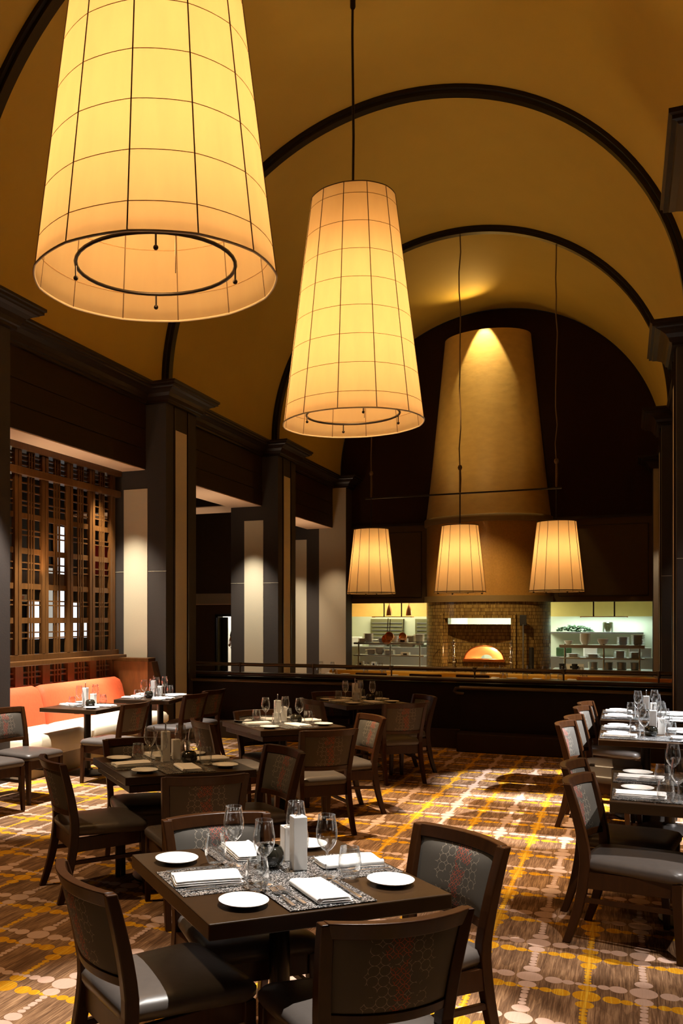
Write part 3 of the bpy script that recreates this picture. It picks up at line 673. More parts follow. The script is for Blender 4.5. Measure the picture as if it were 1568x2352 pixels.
# ------------------------------------------------------------------ trio pendant on a bar
TY = Y1 + SP + PL / 2
T = empty('triple_pendant', (-2.67, TY, 3.945), label='row of three small pleated lamp shades hung from one dark bar', cat='pendant lamp')
MB().tube([(-1.70, 0, 0), (1.70, 0, 0)], .016, 8).build('bar', 'metal_dark', T, smooth=60)
for x, ztop in ((-1.59, 0), (.015, 0), (1.62, 0)):
    X = x - 2.67; zv = vaultz(X) - 3.945 - .06
    rr = random.Random(int(x * 100)); pts = [(x + (rr.uniform(-.018, .018) if 0 < i < 12 else 0), 0, .45 + (zv - .45) * i / 12) for i in range(13)]
    MB().tube(pts, .011, 7).build('cord', 'cord', T, smooth=60)
    MB().tube([(x, 0, .02), (x + .006, 0, .25), (x, 0, .47)], [.016, .02, .016], 8).sphere((x, 0, .46), .04, 8, 1, 1, 1.3).build('cord_knot', 'cord', T, smooth=60)
    MB().cyl((x, 0, -.58), .011, .59, 8).build('stem', 'metal_dark', T, smooth=60)
    H_, RB, RT, N, seg = 1.19, .442, .314, 12, 72; z0 = -1.765
    def rad(z): return RB + (RT - RB) * z / H_
    rings = [[(x + facet(rad(H_ * i / 8), 2 * pi * j / seg) * cos(2 * pi * j / seg), facet(rad(H_ * i / 8), 2 * pi * j / seg) * sin(2 * pi * j / seg), z0 + H_ * i / 8) for j in range(seg)] for i in range(9)]
    sh = MB().loft(rings, cap=False).build('lamp_shade', 'shade', T, smooth=60)
    for j in range(N):
        a = 2 * pi * (j + .3) / N
        MB().tube([(x + (rad(z) + .002) * cos(a), (rad(z) + .002) * sin(a), z0 + z) for z in (0, H_ / 2, H_)], .0042, 5).build('shade_rib', 'rib', sh, smooth=60)
    for z in (0, H_): MB().tube([(x + facet(rad(z), 2 * pi * j / 36) * cos(2 * pi * j / 36), facet(rad(z), 2 * pi * j / 36) * sin(2 * pi * j / 36), z0 + z + (.02 if z == 0 else 0)) for j in range(36)], .008, 6, closed=True).build('shade_ring', 'bronze', sh, smooth=60)
    for j in range(4):
        a = pi / 2 * j + .5; MB().sphere((x + .40 * cos(a), .40 * sin(a), z0 - .005), .018, 8).build('ring_knob', 'bronze', sh, smooth=60)
    MB().sphere((x, 0, z0 + .75), .05, 10).build('bulb', 'bulb', T, smooth=60)
# ------------------------------------------------------------------ lattice screen and ledge in the left bay
SX = -6.69
ls = empty('lattice_screen', (SX, 9.6, 1.21), label='tall brown wooden lattice screen behind the orange banquette', cat='screen')
ya, yb = Y1 - SP + PL + .01 - 9.6, Y1 - .02 - 9.6
def lb(name, y0, y1, z0, z1, x0=-.02, x1=.03, mat='wood_mid', par=ls): return MB().box(x0, x1, y0, y1, z0 - 1.21, z1 - 1.21).build(name, mat, par, bevel=.004)
lb('top_rail', ya, yb, 3.77, 3.85, -.08, .08); lb('middle_rail', ya, yb, 3.47, 3.56, -.06, .07); lb('bottom_rail', ya, yb, 1.21, 1.28)
stiles = [7.86, 8.42, 8.985, 9.547, 10.109, 10.656, 11.20]
for s_ in stiles:
    w = .055; y = s_ - 9.6
    lb('stile', y - .075, y - .012, 1.28, 3.77, -.02, .032); lb('stile', y + .012, y + .075, 1.28, 3.77, -.02, .024)
for i in range(len(stiles) - 1):
    c = (stiles[i] + stiles[i + 1]) / 2 - 9.6; h = .205
    mb = MB()
    for dy in (-.055, 0, .055): mb.box(-.006, .014, c + dy - .011, c + dy + .011, .07, 2.26)
    for z in (1.48, 1.552, 1.89, 1.945, 2.33, 2.41, 2.747, 2.81, 3.11, 3.165, 3.28, 3.385): mb.box(-.014, .004, c - h, c + h, z - 1.21 - .008, z - 1.21 + .008)
    for z in (1.70, 2.12, 2.552, 2.98): mb.box(-.016, .008, c - h, c + h, z - 1.21 - .035, z - 1.21 + .035)
    mb.build('lattice', 'wood_mid', ls)
    mb = MB()
    for dy in (-.055, 0, .055): mb.box(-.012, .022, c + dy - .009, c + dy + .009, 2.35, 2.56)
    for z in (3.60, 3.66, 3.72): mb.box(-.02, .012, c - h, c + h, z - 1.21 - .006, z - 1.21 + .006)
    mb.build('upper_lattice', 'wood_mid', ls)
ldg = empty('banquette_ledge', (SX, 9.6, 0), label='wooden ledge with small lattice openings under the tall screen', cat='ledge')
MB().box(-.10, .16, ya, yb, 1.15, 1.21).build('ledge_top', 'wood_mid', ldg, bevel=.008)
mb = MB()
mb.box(-.03, .03, ya, yb, 0, .80)
for i in range(len(stiles)):
    y = stiles[i] - 9.6; mb.box(-.03, .04, y - .08, y + .08, .80, 1.15)
for i in range(len(stiles) - 1):
    c = (stiles[i] + stiles[i + 1]) / 2 - 9.6
    for dy in (-.07, 0, .07): mb.box(-.015, .02, c + dy - .011, c + dy + .011, .80, 1.15)
    for z in (.90, 1.0, 1.06): mb.box(-.015, .015, c - .2, c + .2, z - .01, z + .01)
mb.build('ledge_lattice', 'wood_red', ldg)
# short end wing of the banquette
w = empty('banquette_wing', (-6.3, Y1 - .12, 0), label='short sloping brown wood end panel between the banquette and the column', cat='panel')
MB().box(-.33, .22, -.10, .08, 0, 1.12).build('panel', 'wood_red', w); MB().box(-.36, .24, -.12, .1, 1.12, 1.17).build('panel_cap', 'wood_mid', w, bevel=.006)
mb = MB(); mb.loft([[(.22, -.1, 0), (.55, -.1, 0), (.55, .08, 0), (.22, .08, 0)], [(.22, -.1, 1.12), (.28, -.1, 1.12), (.28, .08, 1.12), (.22, .08, 1.12)]]); mb.build('sloping_side', 'wood', w)
# ------------------------------------------------------------------ orange banquette: two sections
for i, (y0, y1, lbt) in enumerate(((7.86, 9.15, 'nearer'), (9.16, 11.10, 'farther'))):
    b = empty('banquette', (-6.1, (y0 + y1) / 2, 0), label='%s section of the orange backed banquette with a cream seat' % lbt, cat='banquette', group='banquette sections'); h = (y1 - y0) / 2
    def outline(x): return x
    prof = [(-.52, .40), (-.24, .42), (-.27, .62), (-.33, .82), (-.37, .885), (-.43, .91), (-.49, .89), (-.52, .80)]
    def sec(y, k=1, sh=0): return [(-.40 + (x + .40) * k, y, .65 + (z - .65) * (1 - (1 - k) * .25) - sh) for x, z in prof]
    MB().loft([sec(-h, .55, .05), sec(-h + .03, .9, .01), sec(-h + .08), sec(h - .08), sec(h - .03, .9, .01), sec(h, .55, .05)]).build('backrest', 'orange', b, smooth=60)
    prof2 = [(-.30, .22), (.36, .22), (.385, .28), (.385, .40), (.36, .445), (.30, .46), (-.30, .455)]
    def sec2(y, k=0): return [(x, y, z - k * (z > .4)) for x, z in prof2]
    MB().loft([sec2(-h, .05), sec2(-h + .03, .01), sec2(-h + .1), sec2(h - .1), sec2(h - .03, .01), sec2(h, .05)]).build('seat', 'vinyl', b, smooth=50)
    MB().box(-.5, .33, -h + .01, h - .01, 0, .22).build('plinth', 'beige', b)
# ------------------------------------------------------------------ dining chair
def back_y(z):      # stile line: sabre leg below, raked back above
    if z < .45: t = 1 - z / .45; return -.215 - .075 * t * t - .02 * t
    t = (z - .45) / .395; return -.215 - .085 * t ** 1.4
def back_hw(z): return .205 + (.028 * max(0, (z - .45) / .395)) + (.012 * max(0, 1 - z / .45))
CURVE = .055
def bp(u, z, off=0):
    """point on the curved back; u in -1..1 across, off = thickness offset (towards the sitter +)"""
    hw = back_hw(z); return (hw * u, back_y(z) - CURVE * (1 - u * u) + off, z)
def pad_uv(co): return (co.x, co.z)
def make_chair():
    c = empty('dining_chair')
    for sx in (-1, 1):
        rings = []
        for i in range(15):
            z = .845 * i / 14; x = sx * back_hw(z); y = back_y(z)
            wx = .017 + .004 * min(1, z / .4); dy = .020 + .006 * sin(pi * min(1, z / .845)); 
            rings.append([(x - wx, y - dy, z), (x + wx, y - dy, z), (x + wx, y + dy, z), (x - wx, y + dy, z)])
        MB().loft(rings).build('rear_leg', 'wood', c, bevel=.005)
        mb = MB(); x = sx * .215
        mb.loft([[(x + sx * .008 - .015, .222, 0), (x + sx * .008 + .015, .222, 0), (x + sx * .008 + .015, .254, 0), (x + sx * .008 - .015, .254, 0)],
                 [(x - .022, .200, .33), (x + .022, .200, .33), (x + .022, .246, .33), (x - .022, .246, .33)],
                 [(x - .022, .200, .40), (x + .022, .200, .40), (x + .022, .246, .40), (x - .022, .246, .40)]])
        mb.build('front_leg', 'wood', c, bevel=.004)
        mb = MB().bar((sx * .212, -.225, .345), (sx * .212, .21, .365), .022, .085); mb.build('apron', 'wood', c, bevel=.003)
        MB().bar((sx * .214, -.24, .24), (sx * .214, .22, .255), .018, .026).build('stretcher', 'wood', c, bevel=.003)
    MB().bar((-.2, .222, .355), (.2, .222, .355), .024, .085).build('apron', 'wood', c, bevel=.003)
    MB().bar((-.2, -.215, .35), (.2, -.215, .35), .024, .09).build('apron', 'wood', c, bevel=.003)
    N = 12
    def rail_(z0, z1, t0, t1, name):
        rings = []
        for i in range(N + 1):
            u = -1 + 2 * i / N
            a = bp(u, z0); b = bp(u, z1)
            rings.append([(a[0], a[1] + t0, a[2]), (a[0], a[1] - t0, a[2]), (b[0], b[1] - t1, b[2]), (b[0], b[1] + t1, b[2])])
        MB().loft(rings).build(name, 'wood', c, bevel=.004, smooth=35)
    rail_(.795, .848, .015, .019, 'top_rail'); rail_(.520, .555, .012, .012, 'lower_rail')
    rings = []
    NZ_ = 10
    for k in range(NZ_ + 1):
        pass
    def padface(sgn, nx=14, nz=12):
        g = []
        for j in range(nz + 1):
            z = .552 + (.798 - .552) * j / nz; row = []
            for i in range(nx + 1):
                u = -.90 + 1.80 * i / nx; e = (1 - abs(u / .90) ** 5) * (1 - abs(2 * j / nz - 1) ** 5)
                row.append(bp(u, z, sgn * (.006 + (.018 if sgn > 0 else .007) * e)))
            g.append(row)
        return g
    mb = MB(); f, bk = padface(1), padface(-1); nx, nz = 14, 12
    for g in (f, bk):
        o = [p for r in g for p in r]
        mb.add(o, [(j * (nx + 1) + i, j * (nx + 1) + i + 1, (j + 1) * (nx + 1) + i + 1, (j + 1) * (nx + 1) + i) for j in range(nz) for i in range(nx)])
    W = (nx + 1) * (nz + 1); ed = [i for i in range(nx + 1)] + [j * (nx + 1) + nx for j in range(1, nz + 1)] + [nz * (nx + 1) + i for i in range(nx - 1, -1, -1)] + [j * (nx + 1) for j in range(nz - 1, 0, -1)]
    for a, b in zip(ed, ed[1:] + ed[:1]): mb.f.append((a, b, b + W, a + W))
    mb.build('back_pad', 'fabric', c, smooth=50, uvf=pad_uv)
    def rr(w0, w1, d0, d1, z, r=.05, m=5):
        """rounded trapezoid outline: rear width w0 at d0, front width w1 at d1"""
        pts = []
        for (cx_, cy_, a0) in ((w1 - r, d1 - r, 0), (-w1 + r, d1 - r, pi / 2), (-w0 + r, d0 + r, pi), (w0 - r, d0 + r, 3 * pi / 2)):
            for i in range(m + 1):
                a = a0 + pi / 2 * i / m; pts.append((cx_ + r * cos(a), cy_ + r * sin(a), z))
        return pts
    L = [rr(.205, .235, -.235, .252, .398), rr(.215, .246, -.243, .262, .415), rr(.216, .247, -.244, .263, .436), rr(.205, .237, -.235, .253, .455, .06),
         rr(.17, .20, -.2, .215, .467, .07), rr(.10, .12, -.12, .13, .474, .06), rr(.04, .05, -.05, .05, .476, .03)]
    MB().loft(L).build('seat', 'leather', c, smooth=60)
    return c
chair0 = make_chair(); used = [False]
def chair(mx, my, ang, label, group='dining chairs around the tables'):
    """mx,my = middle of the top rail, ang = direction the sitter faces (degrees from +X)"""
    a = radians(ang); o = chair0 if not used[0] else copy_tree(chair0); used[0] = True
    # the rail's middle sits at local y=-.30 between its tips
    o.location = (mx + cos(a) * .300, my + sin(a) * .300, 0); o.rotation_euler = (0, 0, a - pi / 2)
    return tag(o, label, 'chair', group)
CH = [(-1.68, 2.63, 53, 'nearest chair at lower left, back turned to us, seat half lit'),
      (-.61, 2.66, 132, 'chair with its back to us at the bottom edge of the picture, pale lit seat'),
      (-.61, 3.77, 234, 'chair at the right of the nearest table, facing it, orange lit top rail'),
      (-1.65, 3.67, 314, 'chair behind the nearest table with grey patterned back facing us'),
      (-3.25, 4.73, 49, 'dark chair at the left side of the dim second table'),
      (-2.13, 4.59, 130, 'dark chair with its patterned back to us, directly before the dim table'),
      (-3.24, 5.79, 309, 'dark chair tucked behind the dim second table, facing us'),
      (-2.09, 5.76, 230, 'dark chair at the right side of the dim second table'),
      (-3.30, 7.02, 45, 'brown backed chair at the left of the middle table, turned away'),
      (-2.12, 6.88, 134, 'chair with plain brown back to us and tan lit seat, mid room'),
      (-2.08, 8.04, 222, 'chair at the right of the middle table, lit front with red pattern'),
      (-3.19, 8.04, 319, 'chair behind the middle table, lit pale front with red pattern'),
      (-3.10, 9.39, 45, 'dark chair at the left of the farthest square table'),
      (-2.07, 9.38, 129, 'brown backed chair before the farthest square table'),
      (-2.07, 10.39, 220, 'dark chair at the right of the farthest square table'),
      (-3.20, 10.48, 308, 'dark chair between the farthest square table and the low wall'),
      (-4.62, 8.24, 175, 'dark chair facing the banquette across the small table'),
      (-4.55, 9.54, 173, 'nearer of two dark chairs at the long banquette table'),
      (-4.60, 10.16, 173, 'farther of two dark chairs at the long banquette table'),
      (-5.52, 7.22, -8, 'chair with glossy back and pale seat before the banquette end'),
      (-5.50, 6.62, -14, 'chair at the left picture edge, only its pale seat showing'),
      (-.45, 8.19, -12, 'fourth chair from the far end of the right hand row, at the sunlit table'),
      (-.41, 8.74, -12, 'third chair from the far end of the right hand row'),
      (-.38, 9.70, -12, 'second chair from the far end of the right hand row'),
      (-.365, 10.22, -12, 'farthest chair of the right hand row, by the low wall'),
      (-.225, 5.37, -12, 'nearest chair of the right hand row, seen whole from the side'),
      (-.275, 5.91, -10, 'chair just behind the nearest one of the right hand row')]
for c in CH: chair(*c)
# ------------------------------------------------------------------ tables
def base_round(t, r=.24, col=.04, x=0, y=0, mat='metal_dark'):
    MB().lathe([(r, 0), (r, .012), (r * .9, .022), (col * 1.6, .045), (col * 1.3, .06)], 28, (x, y, 0), True).build('base', mat, t, smooth=40)
    MB().cyl((x, y, .03), col, .67, 20).build('column', mat, t, smooth=50)
    MB().box(x - .22, x + .22, y - .03, y + .03, .68, .70).box(x - .03, x + .03, y - .22, y + .22, .68, .70).build('spider', mat, t)
TABS = {}
def table(key, x, y, ang, w, d, label, thick=.052, leaf=False, cols=((0, 0),), group=None, mat='wood_top'):
    t = empty('dining_table', (x, y, 0), radians(ang), label, 'table', group)
    MB().box(-w / 2, w / 2, -d / 2, d / 2, .75 - thick, .75).build('tabletop', mat, t, bevel=.004)
    if leaf:
        MB().box(-w / 2 + .03, w / 2 - .03, -d / 2 + .02, d / 2 - .02, .75 - thick - .05, .75 - thick - .006).build('folded_leaf', 'wood', t, bevel=.003)
        mb = MB()
        for sx in (-1, 1):
            for k in range(4):
                for off in (-.22, .22): mb.cyl((sx * (w / 2 + .001) - .003, off + k * .014, .75 - thick + .004), .004, .006, 8)
        mb.build('hinge_pins', 'chrome', t)
    for cx_, cy_ in cols: base_round(t, min(w, d) * .30, .04, cx_, cy_)
    TABS[key] = (x, y, radians(ang), w, d); return t
table('A', -1.20, 3.255, 45, .915, .915, 'nearest square dark table, laid for four with white plates', .055)
table('B', -2.77, 5.42, 45, .87, .87, 'dim square table with a folded leaf, behind the nearest one', .05, True)
table('C', -2.885, 7.90, 47, .85, .85, 'square table with a folded leaf in the middle of the room', .05, True)
table('D', -2.84, 10.40, 47, .85, .85, 'farthest square table, in shade before the low wall', .05)
table('E', -5.445, 8.60, 0, .72, .80, 'small pedestal table in front of the orange banquette', .045)
table('F', -5.32, 9.95, 9, .70, .98, 'long table at the far end of the banquette', .045, False, ((0, -.22), (0, .22)))
table('G', .22, 8.44, 0, .82, 1.12, 'white lit table in the right hand row, nearer of the two', .045, False, ((.12, -.2), (-.05, .25)))
table('H', .20, 9.98, 0, .82, 1.12, 'white lit table at the far end of the right hand row', .045, False, ((0, 0),))
table('I', .35, 5.80, 0, .84, 1.10, 'brown table at the right picture edge, in the front of the row', .06, False, ((.08, 0),))
table('J', -4.25, 15.0, 0, 1.5, .8, 'table behind the pipe rail, before the left kitchen opening', .045, False, ((-.4, 0), (.4, 0)))
table('K', -1.35, 15.0, 0, 1.9, .8, 'table behind the pipe rail, before the tiled oven', .045, False, ((-.5, 0), (.5, 0)))
# ------------------------------------------------------------------ tableware prototypes
Z = .75
P = {}
P['wine_glass'] = MB().lathe([(.002, .0012), (.034, .0012), (.036, .003), (.020, .006), (.006, .012), (.0042, .03), (.0040, .085), (.006, .096), (.018, .105), (.033, .125), (.040, .150), (.040, .175), (.035, .205), (.0315, .232), (.0322, .2332), (.0306, .2332), (.0308, .231), (.034, .205)], 28)
P['tumbler'] = MB().lathe([(.002, .004), (.022, .004), (.026, .0015), (.031, .008), (.041, .035), (.043, .055), (.040, .085), (.0345, .115), (.0352, .1162), (.0334, .1162), (.0336, .114), (.039, .085)], 28)
P['bread_plate'] = MB().lathe([(.001, .002), (.045, .002), (.050, .004), (.058, .011), (.084, .016), (.086, .019), (.083, .0195), (.057, .0145), (.048, .007), (.001, .006)], 36)
def napkin_mesh(sd=0):
    r = random.Random(sd); mb = MB()
    def layer(x0, x1, y0, y1, z0, z1, nx=10, ny=6):
        top = []; bot = []
        for j in range(ny + 1):
            for i in range(nx + 1):
                u, v = i / nx, j / ny; x = x0 + (x1 - x0) * u; y = y0 + (y1 - y0) * v
                w = .0025 * sin(u * 5 + sd) * cos(v * 4 + sd * 2); e = min(1, 12 * min(v, 1 - v), 12 * min(u, 1 - u) + .35)
                m_ = (z0 + z1) / 2; top.append((x, y + .004 * sin(u * 4 + sd), m_ + (z1 - m_) * e + w)); bot.append((x, y + .004 * sin(u * 4 + sd), m_ + (z0 - m_) * e))
        W = (nx + 1) * (ny + 1); fs = []
        for j in range(ny):
            for i in range(nx):
                a = j * (nx + 1) + i; fs += [(a, a + 1, a + nx + 2, a + nx + 1), (a + W, a + nx + 1 + W, a + nx + 2 + W, a + 1 + W)]
        ed = [i for i in range(nx + 1)] + [j * (nx + 1) + nx for j in range(1, ny + 1)] + [ny * (nx + 1) + i for i in range(nx - 1, -1, -1)] + [j * (nx + 1) for j in range(ny - 1, 0, -1)]
        fs += [(a, a + W, b + W, b) for a, b in zip(ed, ed[1:] + ed[:1])]
        mb.add(top + bot, fs)
    layer(-.060, .062, -.128, .128, .0005, .0075); layer(-.058, .060, -.126, .122, .0078, .0145); layer(-.060, .057, -.122, .126, .0148, .0225)
    mb.tube([(-.059, -.122, .0115), (-.060, 0, .0118), (-.059, .122, .0118)], .0105, 10)
    return mb
P['napkin'] = napkin_mesh(1)
def fork_mesh():
    mb = MB(); z = .004
    mb.loft([[(-w, y, z + h), (w, y, z + h), (w, y, z + h + .003), (-w, y, z + h + .003)] for y, w, h in ((-.10, .006, 0), (-.08, .0065, .001), (-.02, .0035, .004), (.03, .003, .004), (.045, .010, .002), (.06, .012, .001))])
    for k in range(4): mb.bar((-.0095 + k * .0063, .058, z + .002), (-.009 + k * .006, .105, z + .006), .003, .0022)
    return mb
def knife_mesh():
    mb = MB(); z = .003
    mb.loft([[(-w, y, z), (w, y, z), (w, y, z + t), (-w, y, z + t)] for y, w, t in ((-.115, .005, .006), (-.10, .0075, .007), (-.02, .006, .006), (-.005, .0045, .005))])
    mb.loft([[(-.004, y, z + .001), (w, y, z + .001), (w, y, z + .003), (-.004, y, z + .003)] for y, w in ((-.006, .007), (.06, .010), (.10, .008), (.118, -.002))])
    return mb
P['fork'] = fork_mesh(); P['knife'] = knife_mesh()
MATS = dict(wine_glass='glass', tumbler='glass', bread_plate='china', napkin='linen', fork='chrome', knife='chrome')
CATS = dict(wine_glass='wine glass', tumbler='glass', bread_plate='plate', napkin='napkin', fork='fork', knife='knife')
PR = {}
def put(kind, x, y, z, rz, label, group):
    if kind not in PR:
        o = PR[kind] = P[kind].build(kind, MATS[kind], None, smooth=40)
    else:
        o = PR[kind].copy(); COL.objects.link(o)
    o.location = (x, y, z); o.rotation_euler = (0, 0, rz)
    return tag(o, label, CATS[kind], group)
mill0 = []
def mills(x, y, rz, h, label, handle, z=Z):
    key = (round(h, 2), handle)
    src = next((m for k, m in mill0 if k == key), None)
    if src: o = copy_tree(src)
    else:
        o = empty('pepper_mill' if handle else 'salt_block')
        w = .0275
        MB().box(-w, w, -w, w, 0.0005, h).build('body', 'ceramic', o, bevel=.003)
        if handle:
            MB().cyl((0, 0, h), .010, .008, 12).cyl((0, 0, h + .007), .0045, .045, 8).sphere((0, 0, h + .055), .006, 8).build('grinder_stem', 'chrome', o, smooth=50)
        else: MB().cyl((0, 0, h - .0005), .008, .0015, 10).build('shaker_holes', 'chrome', o)
        mill0.append((key, o))
    o.location = (x, y, z); o.rotation_euler = (0, 0, rz)
    return tag(o, label, 'pepper mill' if handle else 'salt shaker', 'pepper mills' if handle else 'salt blocks')
bowl0 = []
def candle(x, y, label, z=Z):
    if bowl0: o = copy_tree(bowl0[0])
    else:
        o = empty('candle_bowl')
        MB().lathe([(.001, .002), (.030, .001), (.045, .012), (.055, .035), (.054, .058), (.044, .078), (.036, .084), (.033, .082), (.041, .074), (.050, .056), (.050, .036), (.041, .016), (.028, .008), (.001, .008)], 28).build('glass_bowl', 'smoke2', o, smooth=50)
        MB().cyl((0, 0, .009), .019, .014, 16).build('tea_light', 'steel', o, smooth=40)
        bowl0.append(o)
    o.location = (x, y, z); return tag(o, label, 'candle holder', 'smoked glass candle bowls')
M['smoke2'] = pbr('smoked_bowl', (.020, .018, .012), .06, var=.2, coat=.5)
def mat_at(x, y, z, rz, w, d, label):
    o = MB().box(-w / 2, w / 2, -d / 2, d / 2, 0, .0022).build('woven_runner', 'weave'); o.location = (x, y, z + .0004); o.rotation_euler = (0, 0, rz)
    return tag(o, label, 'table runner', 'woven table runners')
ZT = Z + .0005; ZM = Z + .0052
NAMES = dict(A='the nearest table', B='the dim second table', C='the middle table', D='the farthest square table', E='the small banquette table', F='the long banquette table',
             G='the nearer white lit right table', H='the far white lit right table', I='the brown right edge table', J='the left table behind the rail', K='the table before the oven')
rj = random.Random(11)
def loc(key, lx, ly):
    x, y, a, w, d = TABS[key]; return (x + lx * cos(a) - ly * sin(a), y + lx * sin(a) + ly * cos(a))
def place(key, where, ex, ey, ang, sc=1., full=True, matted=True, jit=.008, skip=()):
    """a setting; (ex,ey) local middle of the table edge, ang = local direction pointing outwards"""
    tx, ty, ta, w, d = TABS[key]; n = (cos(ang), sin(ang)); f = (-n[0], -n[1]); r = (f[1], -f[0])
    tn_ = NAMES[key]
    def at(a, inset): 
        a *= sc; a += rj.uniform(-jit, jit); inset += rj.uniform(-jit, jit)
        return loc(key, ex + f[0] * inset + r[0] * a, ey + f[1] * inset + r[1] * a)
    head = atan2(f[1], f[0]) + ta - pi / 2          # +Y of the piece points to the table's middle
    zz = ZM if matted else ZT
    def go(kind, a, inset, rot, lab, z):
        if kind in skip: return
        p = at(a, inset); put(kind, p[0], p[1], z, head + rot + rj.uniform(-.06, .06), '%s at the %s place of %s' % (lab, where, tn_), CATS[kind] + ('s' if kind != 'knife' else '') if kind != 'knife' else 'knives')
    go('bread_plate', -.285, .145, 0, 'white bread plate', ZT)
    go('napkin', .02, .155, rj.uniform(-.1, .1), 'folded white napkin', zz)
    go('fork', -.098, .150, 0, 'steel fork' if key != 'A' else 'inner steel fork', zz)
    if key == 'A': go('fork', -.130, .148, 0, 'outer steel fork', zz)
    go('knife', .118, .150, 0, 'steel knife', zz)
    go('tumbler', .205, .275, 0, 'clear stemless glass', zz if sc == 1 and False else ZT + (.0048 if matted else 0))
    go('wine_glass', .135, .330, 0, 'stemmed wine glass', ZT + (.0048 if matted else 0))
SQ = {'near right': -90, 'far right': 0, 'far left': 90, 'near left': 180}
for key in 'ABCD':
    x, y, a, w, d = TABS[key]
    mat_at(x, y, Z, a, w - .03, .33, 'lower woven runner across %s, from left front to right back' % NAMES[key])
    o = mat_at(x, y, Z + .0023, a, .33, d - .03, 'upper woven runner across %s, from right front to left back' % NAMES[key])
    for where, an in SQ.items():
        an = radians(an); place(key, where, cos(an) * w / 2, sin(an) * d / 2, an, .97 if key == 'A' else .92)
ZC = Z + .0052
mills(-1.145, 3.315, radians(38), .205, 'tall white pepper mill on the nearest table', True, ZC); mills(-1.225, 3.43, radians(40), .135, 'short white salt block behind the mill on the nearest table', False, ZC)
candle(-1.255, 3.30, 'smoked glass candle bowl on the nearest table', ZC)
for key, dx in (('B', 0), ('C', 0), ('D', 0)):
    p = loc(key, -.03, .02); mills(p[0] - .02, p[1] + .03, radians(40), .205, 'tall white pepper mill on %s' % NAMES[key], True, ZC)
    p = loc(key, .05, .03); mills(p[0] - .06, p[1] + .10, radians(40), .135, 'short white salt block on %s' % NAMES[key], False, ZC)
    p = loc(key, .03, -.06); candle(p[0] + .07, p[1] + .02, 'dark round candle bowl on %s' % NAMES[key], ZC)
for key, ys_ in (('G', (-.30, .30)), ('H', (-.28, .28)), ('I', (-.33, .23))):
    for i, yy in enumerate(ys_):
        p = loc(key, 0, yy); mat_at(p[0], p[1], Z + .0023, TABS[key][2], TABS[key][3] - .02, .34, 'silvery woven runner across the %s half of %s' % (('near', 'far')[i], NAMES[key]))
# banquette tables: one place on each long side
for key, seats in (('E', (('banquette side', -1, 0), ('chair side', 1, 0))), ('F', (('near banquette side', -1, -.25), ('far banquette side', -1, .25), ('near chair side', 1, -.25), ('far chair side', 1, .25))),
                   ('G', (('near left', -1, -.30), ('far left', -1, .30), ('near right', 1, -.30), ('far right', 1, .30))),
                   ('H', (('near left', -1, -.28), ('far left', -1, .28), ('near right', 1, -.28), ('far right', 1, .28))),
                   ('I', (('near left', -1, -.35), ('far left', -1, .22), ('near right', 1, -.30), ('far right', 1, .25)))):
    x, y, a, w, d = TABS[key]
    for where, sx, sy in seats: place(key, where, sx * w / 2, sy, 0 if sx > 0 else pi, .72 if key != 'E' else .9, matted=key in 'GHI')
    p = loc(key, .0, -.04 if key != 'I' else -.02); mills(p[0], p[1], a, .205, 'tall white pepper mill on %s' % NAMES[key], True, ZT)
    p = loc(key, .065, .02); mills(p[0], p[1], a, .135, 'short white salt block on %s' % NAMES[key], False, ZT)
    p = loc(key, -.02, -.16 if key != 'E' else -.13); candle(p[0] + (.14 if key == 'E' else 0), p[1], 'smoked glass candle bowl on %s' % NAMES[key], ZT)
for key, xs in (('J', (-.42, .42)), ('K', (-.55, .1, .62))):
    x, y, a, w, d = TABS[key]
    for i, ex in enumerate(xs):
        nm = ('left', 'right') if len(xs) == 2 else ('left', 'middle', 'right')
        place(key, 'near ' + nm[i], ex, -d / 2, -pi / 2, .9, matted=False)
        place(key, 'far ' + nm[i], ex, d / 2, pi / 2, .9, matted=False, skip=('fork', 'knife'))
# ------------------------------------------------------------------ seats behind the rail
for mx, my, an, lab in ((-3.72, 14.35, 92, 'dark chair top just above the rail, left of the oven'), (-2.86, 14.4, 90, 'dark chair top above the rail, in front of the oven'), (-2.15, 14.5, 90, 'dark chair top above the rail, next to the glasses')):
    chair(mx, my, an, lab, 'dining chairs behind the rail')
for mx, my, lab in ((-.42, 14.5, 'left of three orange chairs'), (.0, 14.55, 'middle of three orange chairs'), (.42, 14.5, 'right of three orange chairs')):
    c = empty('orange_chair', (mx, my + .26, 0), 0, lab + ' behind the rail at right', 'chair', 'orange chairs behind the rail')
    for sx in (-1, 1):
        MB().bar((sx * .2, -.25, 0), (sx * .2, -.28, .86), .035, .035).build('rear_leg', 'chairwood', c); MB().bar((sx * .2, .2, 0), (sx * .2, .2, .42), .035, .035).build('front_leg', 'chairwood', c)
    MB().box(-.18, .18, -.295, -.265, .56, .86).build('backrest', 'chairwood', c, bevel=.006); MB().box(-.21, .21, -.24, .22, .42, .47).build('seat', 'chairwood', c, bevel=.01)
bq = empty('mustard_banquette', (-2.4, 17.4, 0), 0, 'long low mustard yellow bench back behind the rail', 'bench')
MB().box(-3.0, 2.9, .1, .3, .40, .70).build('backrest', 'mustard', bq, bevel=.03, seg=3); MB().box(-3.0, 2.9, -.4, .1, .26, .42).build('seat', 'mustard', bq, bevel=.03, seg=3); MB().box(-2.95, 2.85, -.3, .2, 0, .26).build('plinth', 'wood', bq)
